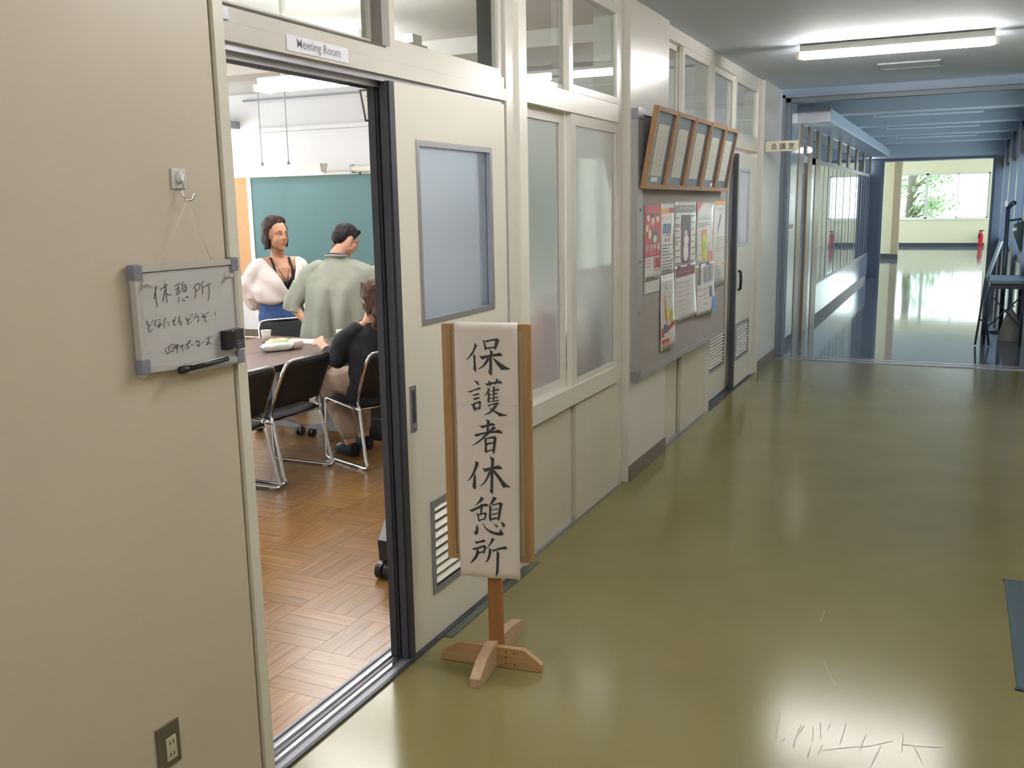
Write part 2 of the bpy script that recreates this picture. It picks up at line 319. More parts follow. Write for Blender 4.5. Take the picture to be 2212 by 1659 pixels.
BRUSH=[[[[-.0306,1.1988],[-.0187,1.1904],[-.0338,1.16],[-.044,1.1501],[-.0554,1.1385],[-.057,1.1401],[-.0461,1.156],[-.0358,1.1702],[-.0299,1.1854],[-.0285,1.195]],[[-.0333,1.16],[-.0262,1.1552],[-.0236,1.1034],[-.0254,1.0973],[-.0335,1.1064],[-.0323,1.1335]],[[-.0018,1.2094],[.0058,1.2057],[.0105,1.1967],[.013,1.1839],[.0144,1.1753],[.0105,1.1726],[.0068,1.1763],[.0029,1.1998]],[[.0058,1.2068],[.0453,1.2138],[.0487,1.2165],[.0599,1.2086],[.0467,1.1769],[.0434,1.1753],[.0397,1.1811],[.0404,1.1865],[.0446,1.2063],[.0266,1.205],[.0155,1.2],[.0107,1.2021]],[[.0124,1.1833],[.0404,1.187],[.0403,1.1816],[.0205,1.1781],[.0134,1.1785]],[[-.0135,1.1544],[-.0042,1.1535],[.0234,1.1588],[.053,1.1642],[.0596,1.167],[.0687,1.1585],[.0665,1.1547],[.0342,1.1526],[.0121,1.1473],[-.0018,1.1406],[-.0055,1.1448]],[[.0221,1.1771],[.0357,1.1703],[.0325,1.1498],[.0318,1.0926],[.0284,1.0861],[.0182,1.0978],[.0217,1.1097],[.0231,1.1454],[.0256,1.1615],[.0253,1.1712]],[[.0155,1.1506],[.0253,1.1454],[.0184,1.1334],[.0094,1.1224],[-.0018,1.1136],[-.0174,1.1078],[-.0185,1.1089],[-.005,1.1178],[.004,1.1288],[.012,1.1419]],[[.0342,1.1509],[.0493,1.1405],[.0654,1.1279],[.0881,1.1149],[.0946,1.1134],[.094,1.1102],[.0836,1.1078],[.0639,1.1068],[.0564,1.1158],[.0468,1.1275],[.0394,1.1392]]],[[[-.0339,1.0696],[-.0185,1.0656],[-.0148,1.0564],[-.016,1.0526],[-.0188,1.0525],[-.0274,1.0626]],[[-.0583,1.0296],[-.0482,1.0315],[-.0302,1.0385],[-.0168,1.0443],[-.0123,1.0461],[-.008,1.0413],[-.0102,1.0391],[-.0304,1.0342],[-.0473,1.026]],[[-.0391,1.0191],[-.0195,1.0251],[-.0145,1.0253],[-.014,1.022],[-.0196,1.0186],[-.0353,1.0149]],[[-.0383,1.006],[-.0198,1.0114],[-.0142,1.0116],[-.0121,1.0078],[-.0222,1.0037],[-.0318,1.0001]],[[-.0471,.9876],[-.0394,.9856],[-.0316,.9836],[-.0276,.9661],[-.0299,.9622],[-.0354,.9648],[-.0396,.979]],[[-.0404,.9878],[-.0202,.9961],[-.0134,.9985],[-.008,.9942],[-.01,.981],[-.0119,.9688],[-.0153,.9671],[-.0174,.9709],[-.0164,.9918],[-.0271,.9871],[-.0327,.9836]],[[-.0319,.9732],[-.0162,.9764],[-.0163,.9709],[-.0242,.969],[-.0293,.9661],[-.032,.9693]],[[.0035,1.0607],[.0123,1.0592],[.0367,1.0658],[.0499,1.0672],[.0588,1.0701],[.0669,1.0633],[.0646,1.06],[.0476,1.0601],[.0288,1.0564],[.0133,1.0516]],[[.0164,1.0697],[.0257,1.0661],[.0272,1.0563],[.0254,1.0487],[.0221,1.0497],[.019,1.0616]],[[.043,1.0774],[.0539,1.0744],[.0488,1.0645],[.0408,1.0523],[.0398,1.0539],[.0444,1.0655]],[[.0142,1.044],[.0246,1.0416],[.0194,1.03],[.0104,1.021],[.003,1.0143],[.0019,1.0153],[.0094,1.0254],[.0151,1.0364]],[[.0144,1.0299],[.0216,1.0279],[.0223,1.0104],[.0203,.995],[.0164,.9938],[.0126,.997],[.0151,1.0102]],[[.0325,1.05],[.0413,1.048],[.0397,1.0262],[.0375,.9966],[.0314,.9965],[.0342,1.026]],[[.0239,1.0334],[.0361,1.037],[.0494,1.0422],[.0582,1.0392],[.0548,1.0358],[.0405,1.0349],[.0261,1.0307]],[[.0203,1.0213],[.0359,1.025],[.0469,1.028],[.0513,1.0254],[.0468,1.0231],[.0214,1.0181]],[[.0206,1.0093],[.0356,1.0108],[.0478,1.0155],[.0538,1.0119],[.0466,1.01],[.0211,1.0055]],[[.0165,.996],[.0309,.9986],[.052,1.0042],[.0568,1.001],[.0519,.9992],[.033,.9965],[.0186,.9928]],[[.0107,.9854],[.0185,.9868],[.044,.9936],[.0485,.9953],[.0539,.9911],[.0437,.9771],[.0346,.9659],[.0211,.9556],[.0026,.9484],[.0015,.95],[.0179,.9599],[.0292,.9723],[.0384,.9868],[.0183,.9796]],[[.0182,.9763],[.027,.9728],[.0379,.9665],[.0566,.9589],[.0719,.9533],[.0829,.9526],[.0784,.9486],[.0541,.9456],[.0432,.9563],[.0291,.9657],[.0236,.9699]]],[[[.0056,.9353],[.0216,.9292],[.0191,.9164],[.0152,.8919],[.0085,.8894],[.0096,.9138],[.0099,.9271]],[[-.0189,.9129],[-.01,.911],[.0091,.916],[.0248,.921],[.0298,.9228],[.0402,.9166],[.0368,.9131],[.0179,.9108],[-.0068,.9022]],[[-.037,.88],[-.0229,.8833],[.0052,.8899],[.0331,.8948],[.052,.8993],[.0651,.8904],[.0628,.8848],[.0474,.887],[.0184,.8854],[-.0006,.8824],[-.0288,.8714]],[[.0318,.9113],[.0438,.9051],[.0218,.8877],[.0036,.8704],[-.0124,.8575],[-.0283,.8457],[-.0437,.839],[-.0442,.8401],[-.0259,.8537],[-.0099,.8676],[.0039,.8837],[.0176,.8964]],[[-.0004,.8674],[.008,.8672],[.0092,.8472],[.0093,.8249],[.008,.817],[.0051,.8152],[.0002,.8212],[.0018,.8413]],[[.0013,.867],[.0215,.8733],[.036,.8766],[.0437,.8713],[.0398,.8462],[.0359,.8171],[.0324,.8119],[.0282,.8201],[.0289,.8302],[.0325,.8681],[.0158,.8653],[.0068,.8638]],[[.0087,.8511],[.0256,.8545],[.0322,.8537],[.031,.8492],[.0131,.8446],[.0086,.8438]],[[.0081,.8237],[.0284,.8301],[.0294,.8246],[.0148,.8207],[.0057,.8152]]],[[[-.0349,.7856],[-.0198,.78],[-.027,.7628],[-.0378,.7386],[-.0495,.7222],[-.0634,.7113],[-.064,.713],[-.0516,.7289],[-.0432,.7463],[-.0359,.7669],[-.0334,.7795]],[[-.0395,.7363],[-.0328,.736],[-.0321,.6924],[-.0352,.6849],[-.0381,.6824],[-.0463,.6923],[-.0423,.7146]],[[-.0096,.7619],[-.0012,.7601],[.0203,.7655],[.0394,.7703],[.0484,.7735],[.0621,.7635],[.0581,.7588],[.0335,.7583],[.0144,.7535],[-.0004,.7466],[-.0036,.7538]],[[.0183,.8041],[.0233,.8021],[.0343,.7964],[.0309,.7654],[.0284,.675],[.0255,.6686],[.0156,.6789],[.0186,.6893],[.0203,.7402],[.0224,.7853]],[[.0155,.7546],[.0244,.7494],[.0174,.7356],[.0068,.717],[-.0025,.7052],[-.0179,.6948],[-.0185,.6959],[-.0046,.7108],[.006,.7305]],[[.0301,.7564],[.0368,.7534],[.0488,.7382],[.0629,.7197],[.0783,.7036],[.0899,.6974],[.0881,.695],[.0714,.6953],[.0635,.6927],[.0538,.7114],[.0408,.731],[.031,.7452]]],[[[-.016,.6586],[-.0048,.6523],[-.013,.641],[-.0268,.6312],[-.0384,.6237],[-.0389,.6248],[-.029,.6356],[-.0196,.6487]],[[-.061,.6081],[-.0524,.6091],[-.019,.627],[-.0064,.6334],[.0004,.6343],[.0128,.631],[.0059,.6249],[-.0077,.623],[-.0227,.6154],[-.0492,.6007],[-.0571,.6043]],[[-.0188,.635],[-.0077,.6265],[-.0114,.6103],[-.014,.5963],[-.0203,.5948],[-.0182,.6145],[-.0178,.6282]],[[-.0356,.5986],[-.0255,.5946],[-.0235,.5809],[-.0232,.5705],[-.0261,.5663],[-.0282,.5748],[-.0312,.5908]],[[-.0266,.5939],[-.0094,.6],[-.0037,.6032],[.0047,.5986],[.0016,.5846],[-.0021,.5746],[-.006,.5773],[-.0033,.5958],[-.0141,.5923],[-.0244,.59]],[[-.0237,.5745],[-.0145,.5779],[-.003,.5809],[-.002,.5758],[-.0146,.5733],[-.0256,.5669]],[[.027,.6603],[.0415,.6559],[.0322,.6435],[.0218,.6315],[.0139,.6311],[.021,.6429],[.0246,.6533]],[[.0122,.631],[.0217,.6235],[.02,.6006],[.0196,.5822],[.0212,.5743],[.0171,.5677],[.0112,.5829],[.0134,.6071]],[[.023,.6316],[.0479,.6392],[.0536,.6406],[.0619,.6354],[.0576,.6198],[.052,.5909],[.0489,.5742],[.0455,.5734],[.0427,.579],[.0435,.587],[.0489,.633],[.0342,.6305],[.024,.6271]],[[.0209,.6132],[.0385,.6182],[.0464,.618],[.0452,.6145],[.0327,.6133],[.0208,.6098]],[[.0205,.5966],[.0381,.6016],[.0449,.602],[.0437,.5979],[.0324,.5955],[.0233,.5922]],[[.0185,.581],[.031,.5852],[.0435,.5859],[.0433,.5801],[.0309,.5783],[.0201,.5748]],[[-.0338,.5549],[-.031,.5545],[-.0267,.5426],[-.0288,.5263],[-.033,.5185],[-.0399,.5181],[-.0437,.5254],[-.0383,.535]],[[-.012,.5643],[-.0091,.5633],[-.0037,.5521],[.0063,.5423],[.0209,.5363],[.0344,.5314],[.048,.5322],[.0522,.5457],[.0582,.534],[.0631,.5262],[.0602,.5209],[.0478,.5195],[.032,.522],[.0162,.5279],[.0028,.5375],[-.0061,.5485]],[[.0272,.5649],[.0384,.5575],[.0428,.5555],[.0399,.5478],[.036,.5522]],[[.0533,.5716],[.0634,.5664],[.0694,.5611],[.067,.5523],[.0619,.5497],[.0576,.5581]]],[[[-.0428,.4931],[-.0325,.4938],[-.0117,.5015],[-.0094,.5039],[-.0015,.4975],[-.0062,.4937],[-.0234,.4897],[-.0367,.4836]],[[-.055,.4661],[-.0423,.4687],[-.0122,.4811],[-.0064,.4838],[.0008,.475],[-.0035,.4619],[-.0083,.45],[-.0106,.4492],[-.0128,.4532],[-.0083,.4744],[-.0262,.4674],[-.0448,.4592]],[[-.0288,.4556],[-.0115,.4602],[-.0116,.4556],[-.0302,.4479]],[[-.0355,.4645],[-.0269,.4639],[-.0284,.451],[-.0339,.4342],[-.0458,.4205],[-.0611,.4083],[-.0616,.4095],[-.0491,.425],[-.0406,.4431]],[[.0204,.5116],[.0316,.506],[.0234,.495],[.0129,.4816],[.0012,.4681],[.0007,.4692],[.0095,.4837],[.0167,.4992]],[[.0099,.4727],[.0183,.468],[.0168,.4517],[.0119,.4338],[.0048,.424],[-.0057,.4175],[-.0056,.4186],[.0027,.4321],[.0077,.451]],[[.016,.4667],[.0297,.4688],[.0469,.4757],[.064,.4803],[.0696,.4812],[.0752,.4741],[.0717,.4698],[.057,.47],[.0353,.4645],[.025,.4592],[.0222,.4648]],[[.0365,.4652],[.0465,.456],[.0454,.4303],[.0428,.3834],[.0333,.3675],[.0322,.3686],[.0344,.3945],[.0368,.453]]]]
WB1=[[[1.697,1.4802],[1.6916,1.468],[1.6853,1.4494]],[[1.6909,1.4664],[1.6924,1.4472],[1.6929,1.4287]],[[1.7067,1.4699],[1.7326,1.4806]],[[1.7234,1.4849],[1.7255,1.4699],[1.7247,1.4482],[1.7255,1.4367]],[[1.7228,1.4701],[1.7174,1.4561],[1.7115,1.4413]],[[1.7248,1.4594],[1.732,1.4556],[1.7418,1.4551]],[[1.7528,1.4741],[1.7735,1.4806]],[[1.7673,1.4745],[1.7672,1.4639]],[[1.7551,1.4657],[1.7679,1.4704]],[[1.7614,1.4619],[1.7593,1.4531],[1.7675,1.4565],[1.7703,1.462],[1.7614,1.4619]],[[1.785,1.4826],[1.78,1.4776],[1.7801,1.4587]],[[1.783,1.4741],[1.7911,1.4759],[1.793,1.4625],[1.7823,1.4577]],[[1.7834,1.4683],[1.7916,1.4701]],[[1.7828,1.4626],[1.7921,1.4642]],[[1.7665,1.4475],[1.7622,1.434]],[[1.776,1.4417],[1.7789,1.4373],[1.7856,1.4367]],[[1.7877,1.4448],[1.7967,1.4439]],[[1.7937,1.4475],[1.7944,1.4433]],[[1.815,1.4632],[1.8277,1.473],[1.8384,1.4738],[1.8388,1.467],[1.832,1.4584],[1.8249,1.4581]],[[1.8239,1.4649],[1.823,1.4516],[1.8193,1.4385]],[[1.8545,1.4805],[1.8465,1.4723],[1.848,1.4638],[1.8472,1.4461]],[[1.8491,1.4637],[1.8665,1.469],[1.8795,1.4714]],[[1.8706,1.4678],[1.8714,1.4473],[1.8645,1.4283]]]
WB2=[[[1.6563,1.4033],[1.658,1.3943],[1.6621,1.387]],[[1.6676,1.3915],[1.662,1.3862],[1.6595,1.3789],[1.6634,1.3742],[1.6718,1.3791]],[[1.6699,1.3971],[1.6708,1.3949]],[[1.6748,1.4004],[1.6754,1.3965]],[[1.6876,1.4002],[1.6813,1.3941],[1.6825,1.3846]],[[1.6943,1.3994],[1.7,1.3992]],[[1.6965,1.394],[1.697,1.388],[1.6934,1.3816],[1.6903,1.3837],[1.6953,1.3882],[1.7042,1.3863]],[[1.7186,1.4014],[1.7122,1.3957],[1.7099,1.3856],[1.7111,1.376]],[[1.7194,1.3888],[1.7254,1.3898]],[[1.7223,1.3837],[1.7282,1.3839]],[[1.736,1.3908],[1.7469,1.3943],[1.7417,1.3897],[1.7419,1.3809],[1.7478,1.3807]],[[1.745,1.3976],[1.7511,1.4]],[[1.7626,1.4018],[1.7595,1.3894],[1.7631,1.3793],[1.7695,1.3882]],[[1.759,1.3956],[1.7638,1.3959]],[[1.7563,1.388],[1.7631,1.3903]],[[1.7848,1.3958],[1.7866,1.3898],[1.7899,1.3868]],[[1.7973,1.3922],[1.7892,1.3851],[1.7873,1.3791],[1.7921,1.3785],[1.7999,1.3825]],[[1.7979,1.3975],[1.801,1.398]],[[1.8051,1.4016],[1.8058,1.3966]],[[1.818,1.4011],[1.8164,1.3972]],[[1.8117,1.3883],[1.8172,1.3935],[1.8247,1.3936],[1.8264,1.3862],[1.8223,1.3777]],[[1.8486,1.3987],[1.8393,1.3884],[1.8523,1.3915],[1.8476,1.3829],[1.8488,1.3764],[1.8561,1.3792]],[[1.8374,1.4008],[1.839,1.3975]],[[1.8554,1.3966],[1.8641,1.3998]],[[1.886,1.3979],[1.8862,1.3878]],[[1.8825,1.3776],[1.8846,1.3783]]]
WB3=[[[1.7064,1.3298],[1.7083,1.3208],[1.7133,1.314],[1.7269,1.3207]],[[1.7127,1.3289],[1.7237,1.3335],[1.7332,1.3348],[1.7347,1.3267],[1.7299,1.3159]],[[1.7174,1.3291],[1.7176,1.3203]],[[1.7233,1.33],[1.7263,1.3252]],[[1.7358,1.3265],[1.7501,1.332],[1.7462,1.3242],[1.7375,1.3258]],[[1.7414,1.3341],[1.745,1.3235],[1.7452,1.3097]],[[1.7547,1.3248],[1.7683,1.3282]],[[1.7572,1.3262],[1.7578,1.3208]],[[1.7625,1.3308],[1.764,1.3225],[1.7636,1.3128]],[[1.7736,1.3266],[1.7881,1.3308]],[[1.7821,1.3325],[1.7808,1.3148]],[[1.7737,1.3221],[1.7744,1.3175]],[[1.7848,1.3232],[1.7868,1.3193]],[[1.7848,1.3348],[1.7913,1.3376],[1.792,1.333],[1.7862,1.3302],[1.7848,1.3348]],[[1.7928,1.323],[1.7987,1.3267]],[[1.8145,1.3345],[1.8115,1.3294]],[[1.8127,1.3293],[1.8229,1.3306],[1.8233,1.3233],[1.818,1.315]],[[1.8133,1.3238],[1.8192,1.3202]],[[1.8297,1.3233],[1.839,1.3271]],[[1.8478,1.3319],[1.8579,1.336],[1.8542,1.3255],[1.8461,1.3156]],[[1.8539,1.3228],[1.8638,1.3182]],[[1.8618,1.3364],[1.863,1.3349]],[[1.8692,1.3382],[1.8695,1.335]]]
# ================================================================== SETTING: near corridor
HC = 2.78      # corridor ceiling height
def wy(y, x): return y*(1.743-x)/1.743            # a depth measured on the plane x=0, moved to the plane x
def wz(z, x): return 1.65+(z-1.65)*(1.743-x)/1.743
def wbox(y0, y1, z0, z1, xf, t):                   # wall piece given on plane x=0, front face at xf, thickness t
    return (xf-t, xf, wy(y0, xf), wy(y1, xf), max(0, wz(z0, xf)), wz(z1, xf))
struct('floor', 'hallfloor', (-.131, 2.5, -4, 1.975, -.12, 0), (-.131, 2.5, 3.71, 10.3, -.12, 0), (.0, 2.5, 1.975, 3.71, -.12, 0))
struct('ceiling', 'ceil', (-.14, 2.6, -4.1, 10.3, HC, HC+.15))
struct('wall_right', 'cream', (2.5, 2.62, -4.1, 10.3, 0, HC))
struct('wall_back', 'cream', (-.14, 2.5, -4.12, -4, 0, HC))
struct('wall_left', 'cream', (-.13, 0, -4, 1.962, 0, HC))
struct('trim_1', 'tan', (-.13, -.008, 1.962, 1.975, 0, HC))
# door frame: left jamb, header in two tiers, sliding track, threshold with rails
struct('trim_2', 'door', (-.13, .006, 1.975, 2.012, 0.0, HC))
hd = struct('trim_3', 'gloss', (-.13, .004, 2.012, 3.71, 2.085, 2.132), (-.13, -.004, 2.012, 3.71, 2.132, 2.178))
part('door_track', 'alu', hd, (-.10, -.012, 2.012, 3.71, 2.066, 2.085), (-.045, -.038, 2.012, 3.71, 2.05, 2.085), (-.10, -.093, 2.012, 3.71, 2.05, 2.085))
part('shadow_line', 'shadowgap', hd, (-.02, -.002, 2.012, 3.71, 2.129, 2.134), (-.02, -.001, 2.012, 2.80, 2.174, 2.180))  # dark strips painted as the shadow lines across the header
part('end_bracket', 'alud', hd, (-.01, .001, 2.014, 2.04, 2.138, 2.17))
th = struct('trim_4', 'alud', (-.13, .012, 1.975, 3.71, -.02, .006))
for xr in (-.085, -.037): part('rail', 'chrome', th, (xr-.006, xr+.006, 2.012, 3.71, .006, .014))
part('edge_strip', 'dark', th, (.0, .014, 2.012, 3.71, .0, .008), (-.064, -.056, 2.012, 3.71, .005, .008), (-.118, -.112, 2.012, 3.71, .004, .009))
struct('trim_5', mat('dark_green_strip', (74, 84, 72), .4), (.012, .05, 3.03, 3.9, 0, .004))
# transom over the first door
hx = -.03
def sash(name, y0, y1, z0, z1, xf, fw=.035, glass='glass', fm='gloss', bottom=None, t=.03):
    """a framed pane: top-level structure with frame rails and a pane of glass"""
    o = struct(name, fm, (xf-t, xf, y0, y0+fw, z0, z1), (xf-t, xf, y1-fw, y1, z0, z1), (xf-t, xf, y0+fw, y1-fw, z0, z0+(bottom or fw)), (xf-t, xf, y0+fw, y1-fw, z1-fw, z1))
    part('pane', glass, o, (xf-t/2-.003, xf-t/2+.003, y0+fw, y1-fw, z0+(bottom or fw), z1-fw))
    return o
WN = [0]
def win(*a, **k):
    WN[0] += 1; return sash('window_%d' % WN[0], *a, **k)
struct('trim_6', 'gloss', (-.13, -.006, 2.012, 3.71, 2.70, HC))
win(2.015, 2.80, 2.178, 2.70, -.05, fw=.022)
struct('trim_7', mat('grey_stile', (150, 148, 144), .4), (-.065, -.012, 2.795, 2.842, 2.178, 2.70))
win(2.842, 3.71, 2.178, 2.70, -.012, fw=.032)
# first sliding door, two leaves slid to the far side of the opening
def vent_part(o, xf, y0, y1, z0, z1, n):
    part('vent_frame', 'alud', o, (xf, xf+.006, y0, y1, z0, z0+.022), (xf, xf+.006, y0, y1, z1-.022, z1), (xf, xf+.006, y0, y0+.022, z0+.022, z1-.022), (xf, xf+.006, y1-.022, y1, z0+.022, z1-.022))
    part('vent_backing', mat('vent_shadow_grey', (118, 118, 124), .7), o, (xf-.03, xf-.022, y0, y1, z0, z1))
    h = (z1-z0-.044)/n
    for i in range(n):
        zc = z0+.022+h*(i+.5)
        b = MB(); b.prism([(xf-.014, y0+.022, zc+h*.36), (xf-.010, y0+.022, zc+h*.36), (xf+.004, y0+.022, zc-h*.04), (xf+.004, y0+.022, zc-h*.16)], (0, y1-y0-.044, 0))
        b.build('louvre_slat', 'white', o)
def leaf(name, xf, y0, y1, gy, gz, vy, vz, hy=None, hz=None, edge=.03, hd_m='alud', nsl=9, m='door', endcap=True, edge_t=.034):
    T = .036; z0, z1 = .012, 2.07
    o = bpy.data.objects.new(name, None)
    b = MB()
    # leaf body as four pieces round the glass and the vent opening
    for bx in ((y0+edge, y1, gz[1], z1), (y0+edge, gy[0], gz[0], gz[1]), (gy[1], y1, gz[0], gz[1]), (y0+edge, y1, vz[1], gz[0]), (y0+edge, vy[0], vz[0], vz[1]), (vy[1], y1, vz[0], vz[1]), (y0+edge, y1, z0, vz[0])):
        b.box(xf-T, xf, bx[0], bx[1], bx[2], bx[3])
    o = b.build(name, m); o['kind'] = 'structure'
    part('rubber_edge', 'dark', o, (xf-T-.002, xf+.002, y0, y0+edge, z0, z1), (xf-T+.006, xf-.006, y0-.008, y0, z0, z1))
    f = .02
    fr = part('glass_frame', 'alu', o, (xf-T, xf+.004, gy[0], gy[0]+f, gz[0], gz[1]), (xf-T, xf+.004, gy[1]-f, gy[1], gz[0], gz[1]), (xf-T, xf+.004, gy[0]+f, gy[1]-f, gz[0], gz[0]+f), (xf-T, xf+.004, gy[0]+f, gy[1]-f, gz[1]-f, gz[1]))
    part('pane', 'frostdoor', fr, (xf-.022, xf-.016, gy[0]+f, gy[1]-f, gz[0]+f, gz[1]-f))
    vent_part(o, xf, vy[0], vy[1], vz[0], vz[1], nsl)
    if hy:
        h = part('pull_handle', hd_m, o, (xf-.001, xf+.004, hy[0], hy[1], hz[0], hz[1]))
        part('finger_recess', 'dark', h, (xf+.003, xf+.0045, hy[0]+.008, hy[1]-.008, hz[0]+.03, hz[1]-.015))
        b = MB(); b.lathe([(.0, -.002), (.008, -.002), (.008, .004), (.0, .005)], (xf+.004, (hy[0]+hy[1])/2, hz[0]+.016), 'x', 12); b.build('lock_cylinder', 'chrome', h)
    return o
leaf('door_1', -.002, 2.805, 3.702, (2.968, 3.572), (1.232, 1.888), (2.984, 3.36), (.19, .56), (2.864, 2.906), (.857, 1.024), edge=.032)
leaf('door_2', -.046, 2.80, 3.68, (2.968, 3.572), (1.232, 1.888), (2.984, 3.36), (.19, .56), None, None, edge=.032)
# posts between the door and the window bay
struct('trim_8', 'shadowgap', (-.12, -.02, 3.702, 3.722, 0, 2.70))
struct('trim_9', 'gloss', (-.13, .0, 3.722, 3.812, 0, HC), (-.13, -.008, 3.812, 3.824, 0, HC))
struct('trim_10', 'white', (-.13, .014, 3.824, 3.905, 0, HC))
# ---- window bay
X2 = -.02
def w2(y0, y1, z0, z1, t=.05, dx=0): return wbox(y0, y1, z0, z1, X2+dx, t)
struct('trim_11', 'gloss', w2(3.86, 5.20, 2.70, 2.85, .1))
Y = lambda v: wy(v, X2); Z = lambda v: wz(v, X2)
win(Y(3.87), Y(4.46), Z(2.19), Z(2.705), X2-.012, fw=.05, bottom=.03)
win(Y(4.385), Y(5.14), Z(2.19), Z(2.705), X2+.022, fw=.05, bottom=.035)
struct('trim_12', 'white', w2(3.86, 5.185, 2.100, 2.195, .09, .03))                  # glossy white beam
win(Y(3.86), Y(4.41), Z(.745), Z(2.10), X2-.014, fw=.06, glass='frost', bottom=.055)
win(Y(4.41), Y(5.14), Z(.72), Z(2.10), X2+.02, fw=.065, glass='frost', bottom=.06)
struct('trim_13', 'gloss', w2(5.14, 5.25, .0, 2.85, .09, .012))
struct('trim_14', 'gloss', w2(3.93, 5.185, .640, .735, .10, .030))                  # sill beam
pn = struct('wall_left', 'panel', w2(3.86, 5.20, -.02, .645, .06, -.02))
part('lower_panel', 'panel', pn, w2(3.87, 4.43, .015, .635, .03, .002)); part('lower_panel', 'panel', pn, w2(4.50, 5.19, .012, .635, .03, .016))
part('panel_joint', 'tan', pn, w2(4.43, 4.50, .0, .64, .03, -.012))
part('bottom_rail', 'alud', pn, w2(3.87, 5.19, -.02, .012, .05, .02))
# ---- column behind the notice board
XC = .025
struct('wall_left', 'gloss', (-.14, XC, 5.315, 6.10, 0, HC))
struct('baseboard_left', 'base', (XC, XC+.008, 5.315, 6.10, 0, .10))
struct('wall_left', 'gloss', (-.14, -.035, 5.16, 5.40, 0, HC), (-.14, -.035, 7.40, 7.56, 0, HC), (-.14, -.035, 9.25, 9.45, 0, HC), (-.14, -.035, 5.98, 6.2, 0, HC))
# ---- bay 3 (behind the board)
def w3(y0, y1, z0, z1, t=.05, dx=0): return wbox(y0, y1, z0, z1, -.02+dx, t)
struct('trim_15', 'gloss', w3(6.10, 7.45, 2.69, 2.85, .1, .01), w3(6.10, 7.45, 2.16, 2.22, .1, .02), w3(7.34, 7.47, 0, 2.85, .1, .012))
win(Y(6.13), Y(6.56), Z(2.215), Z(2.69), X2-.03, fw=.04)
win(Y(6.52), Y(7.35), Z(2.215), Z(2.69), X2+.004, fw=.045)
p3 = struct('wall_left', 'panel', w3(6.08, 7.47, -.02, 2.17, .06, -.02))
part('lower_panel', 'panel', p3, w3(6.10, 6.48, .03, .72, .03, -.004)); part('lower_panel', 'panel', p3, w3(6.60, 7.34, .02, .72, .03, .016))
part('panel_joint', 'shadowgap', p3, w3(6.48, 6.60, .0, .72, .02, -.012)); part('bottom_rail', 'alud', p3, w3(6.10, 7.34, -.02, .012, .05, .024))
# ---- second door
struct('trim_16', 'gloss', w3(7.45, 9.30, 2.69, 2.85, .1, .01), w3(7.45, 9.30, 2.115, 2.195, .12, .022))
win(Y(7.46), Y(8.26), Z(2.19), Z(2.69), X2-.02, fw=.05)
win(Y(8.20), Y(9.22), Z(2.19), Z(2.69), X2+.006, fw=.05)
struct('trim_17', 'gloss', w3(9.22, 9.32, 0, 2.85, .1, .016))
leaf('door_3', -.075, 7.55, 8.60, (8.02, 8.40), (1.30, 1.95), (7.75, 8.33), (.25, .59), None, None, edge=.05, nsl=11)
leaf('door_4', -.012, 8.42, 9.25, (8.53, 8.98), (1.27, 1.945), (8.50, 9.08), (.25, .585), None, None, edge=.06, nsl=11)
t4 = struct('trim_18', 'dark', (-.13, .01, 7.5, 9.28, -.02, .005))
b = MB(); b.tube([(.0, 8.51, .89), (.02, 8.51, .90), (.024, 8.51, .97), (.02, 8.51, 1.05), (.0, 8.51, 1.06)], .013, 8)
h = b.build('pull_handle', 'black', bpy.data.objects['door_4'], smooth=True)
# ---- second column up to the gate
struct('wall_left', 'gloss', (-.14, XC, 9.40, 10.36, 0, HC))
struct('baseboard_left', 'base', (XC, XC+.008, 9.40, 10.36, 0, .11))
# ================================================================== gate between the corridor halves
g = struct('trim_19', 'steel', (-.02, .055, 10.36, 10.62, 0, 2.73), (2.42, 2.62, 10.36, 10.62, 0, 2.73), (-.02, 2.62, 10.36, 10.62, 2.70, 2.85))
part('guide_channel', 'steel', g, (.055, .10, 10.42, 10.47, 0, 2.70), (.055, .10, 10.52, 10.57, 0, 2.70), (2.375, 2.42, 10.42, 10.47, 0, 2.70), (.055, 2.42, 10.42, 10.47, 2.66, 2.70), (.055, 2.42, 10.52, 10.57, 2.66, 2.70))
t5 = struct('trim_20', 'alud', (0, 2.5, 10.30, 10.62, -.1, 0.002))
for yy in (10.36, 10.5): part('rail', 'chrome', t5, (.06, 2.42, yy, yy+.045, .002, .008))
# ================================================================== far corridor
FY0, FY1, LY = 10.62, 22.0, 37.5
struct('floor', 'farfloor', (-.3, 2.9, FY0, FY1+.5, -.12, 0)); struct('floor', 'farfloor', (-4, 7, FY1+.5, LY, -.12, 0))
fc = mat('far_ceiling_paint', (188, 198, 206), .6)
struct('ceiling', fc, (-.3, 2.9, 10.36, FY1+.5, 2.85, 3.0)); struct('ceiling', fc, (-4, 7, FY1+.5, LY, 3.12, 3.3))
for i, yb in enumerate((12.6, 14.9, 17.2, 19.5)):
    struct('trim_%d' % (21+i), fc, (0, 2.5, yb, yb+.35, 2.70, 2.85))
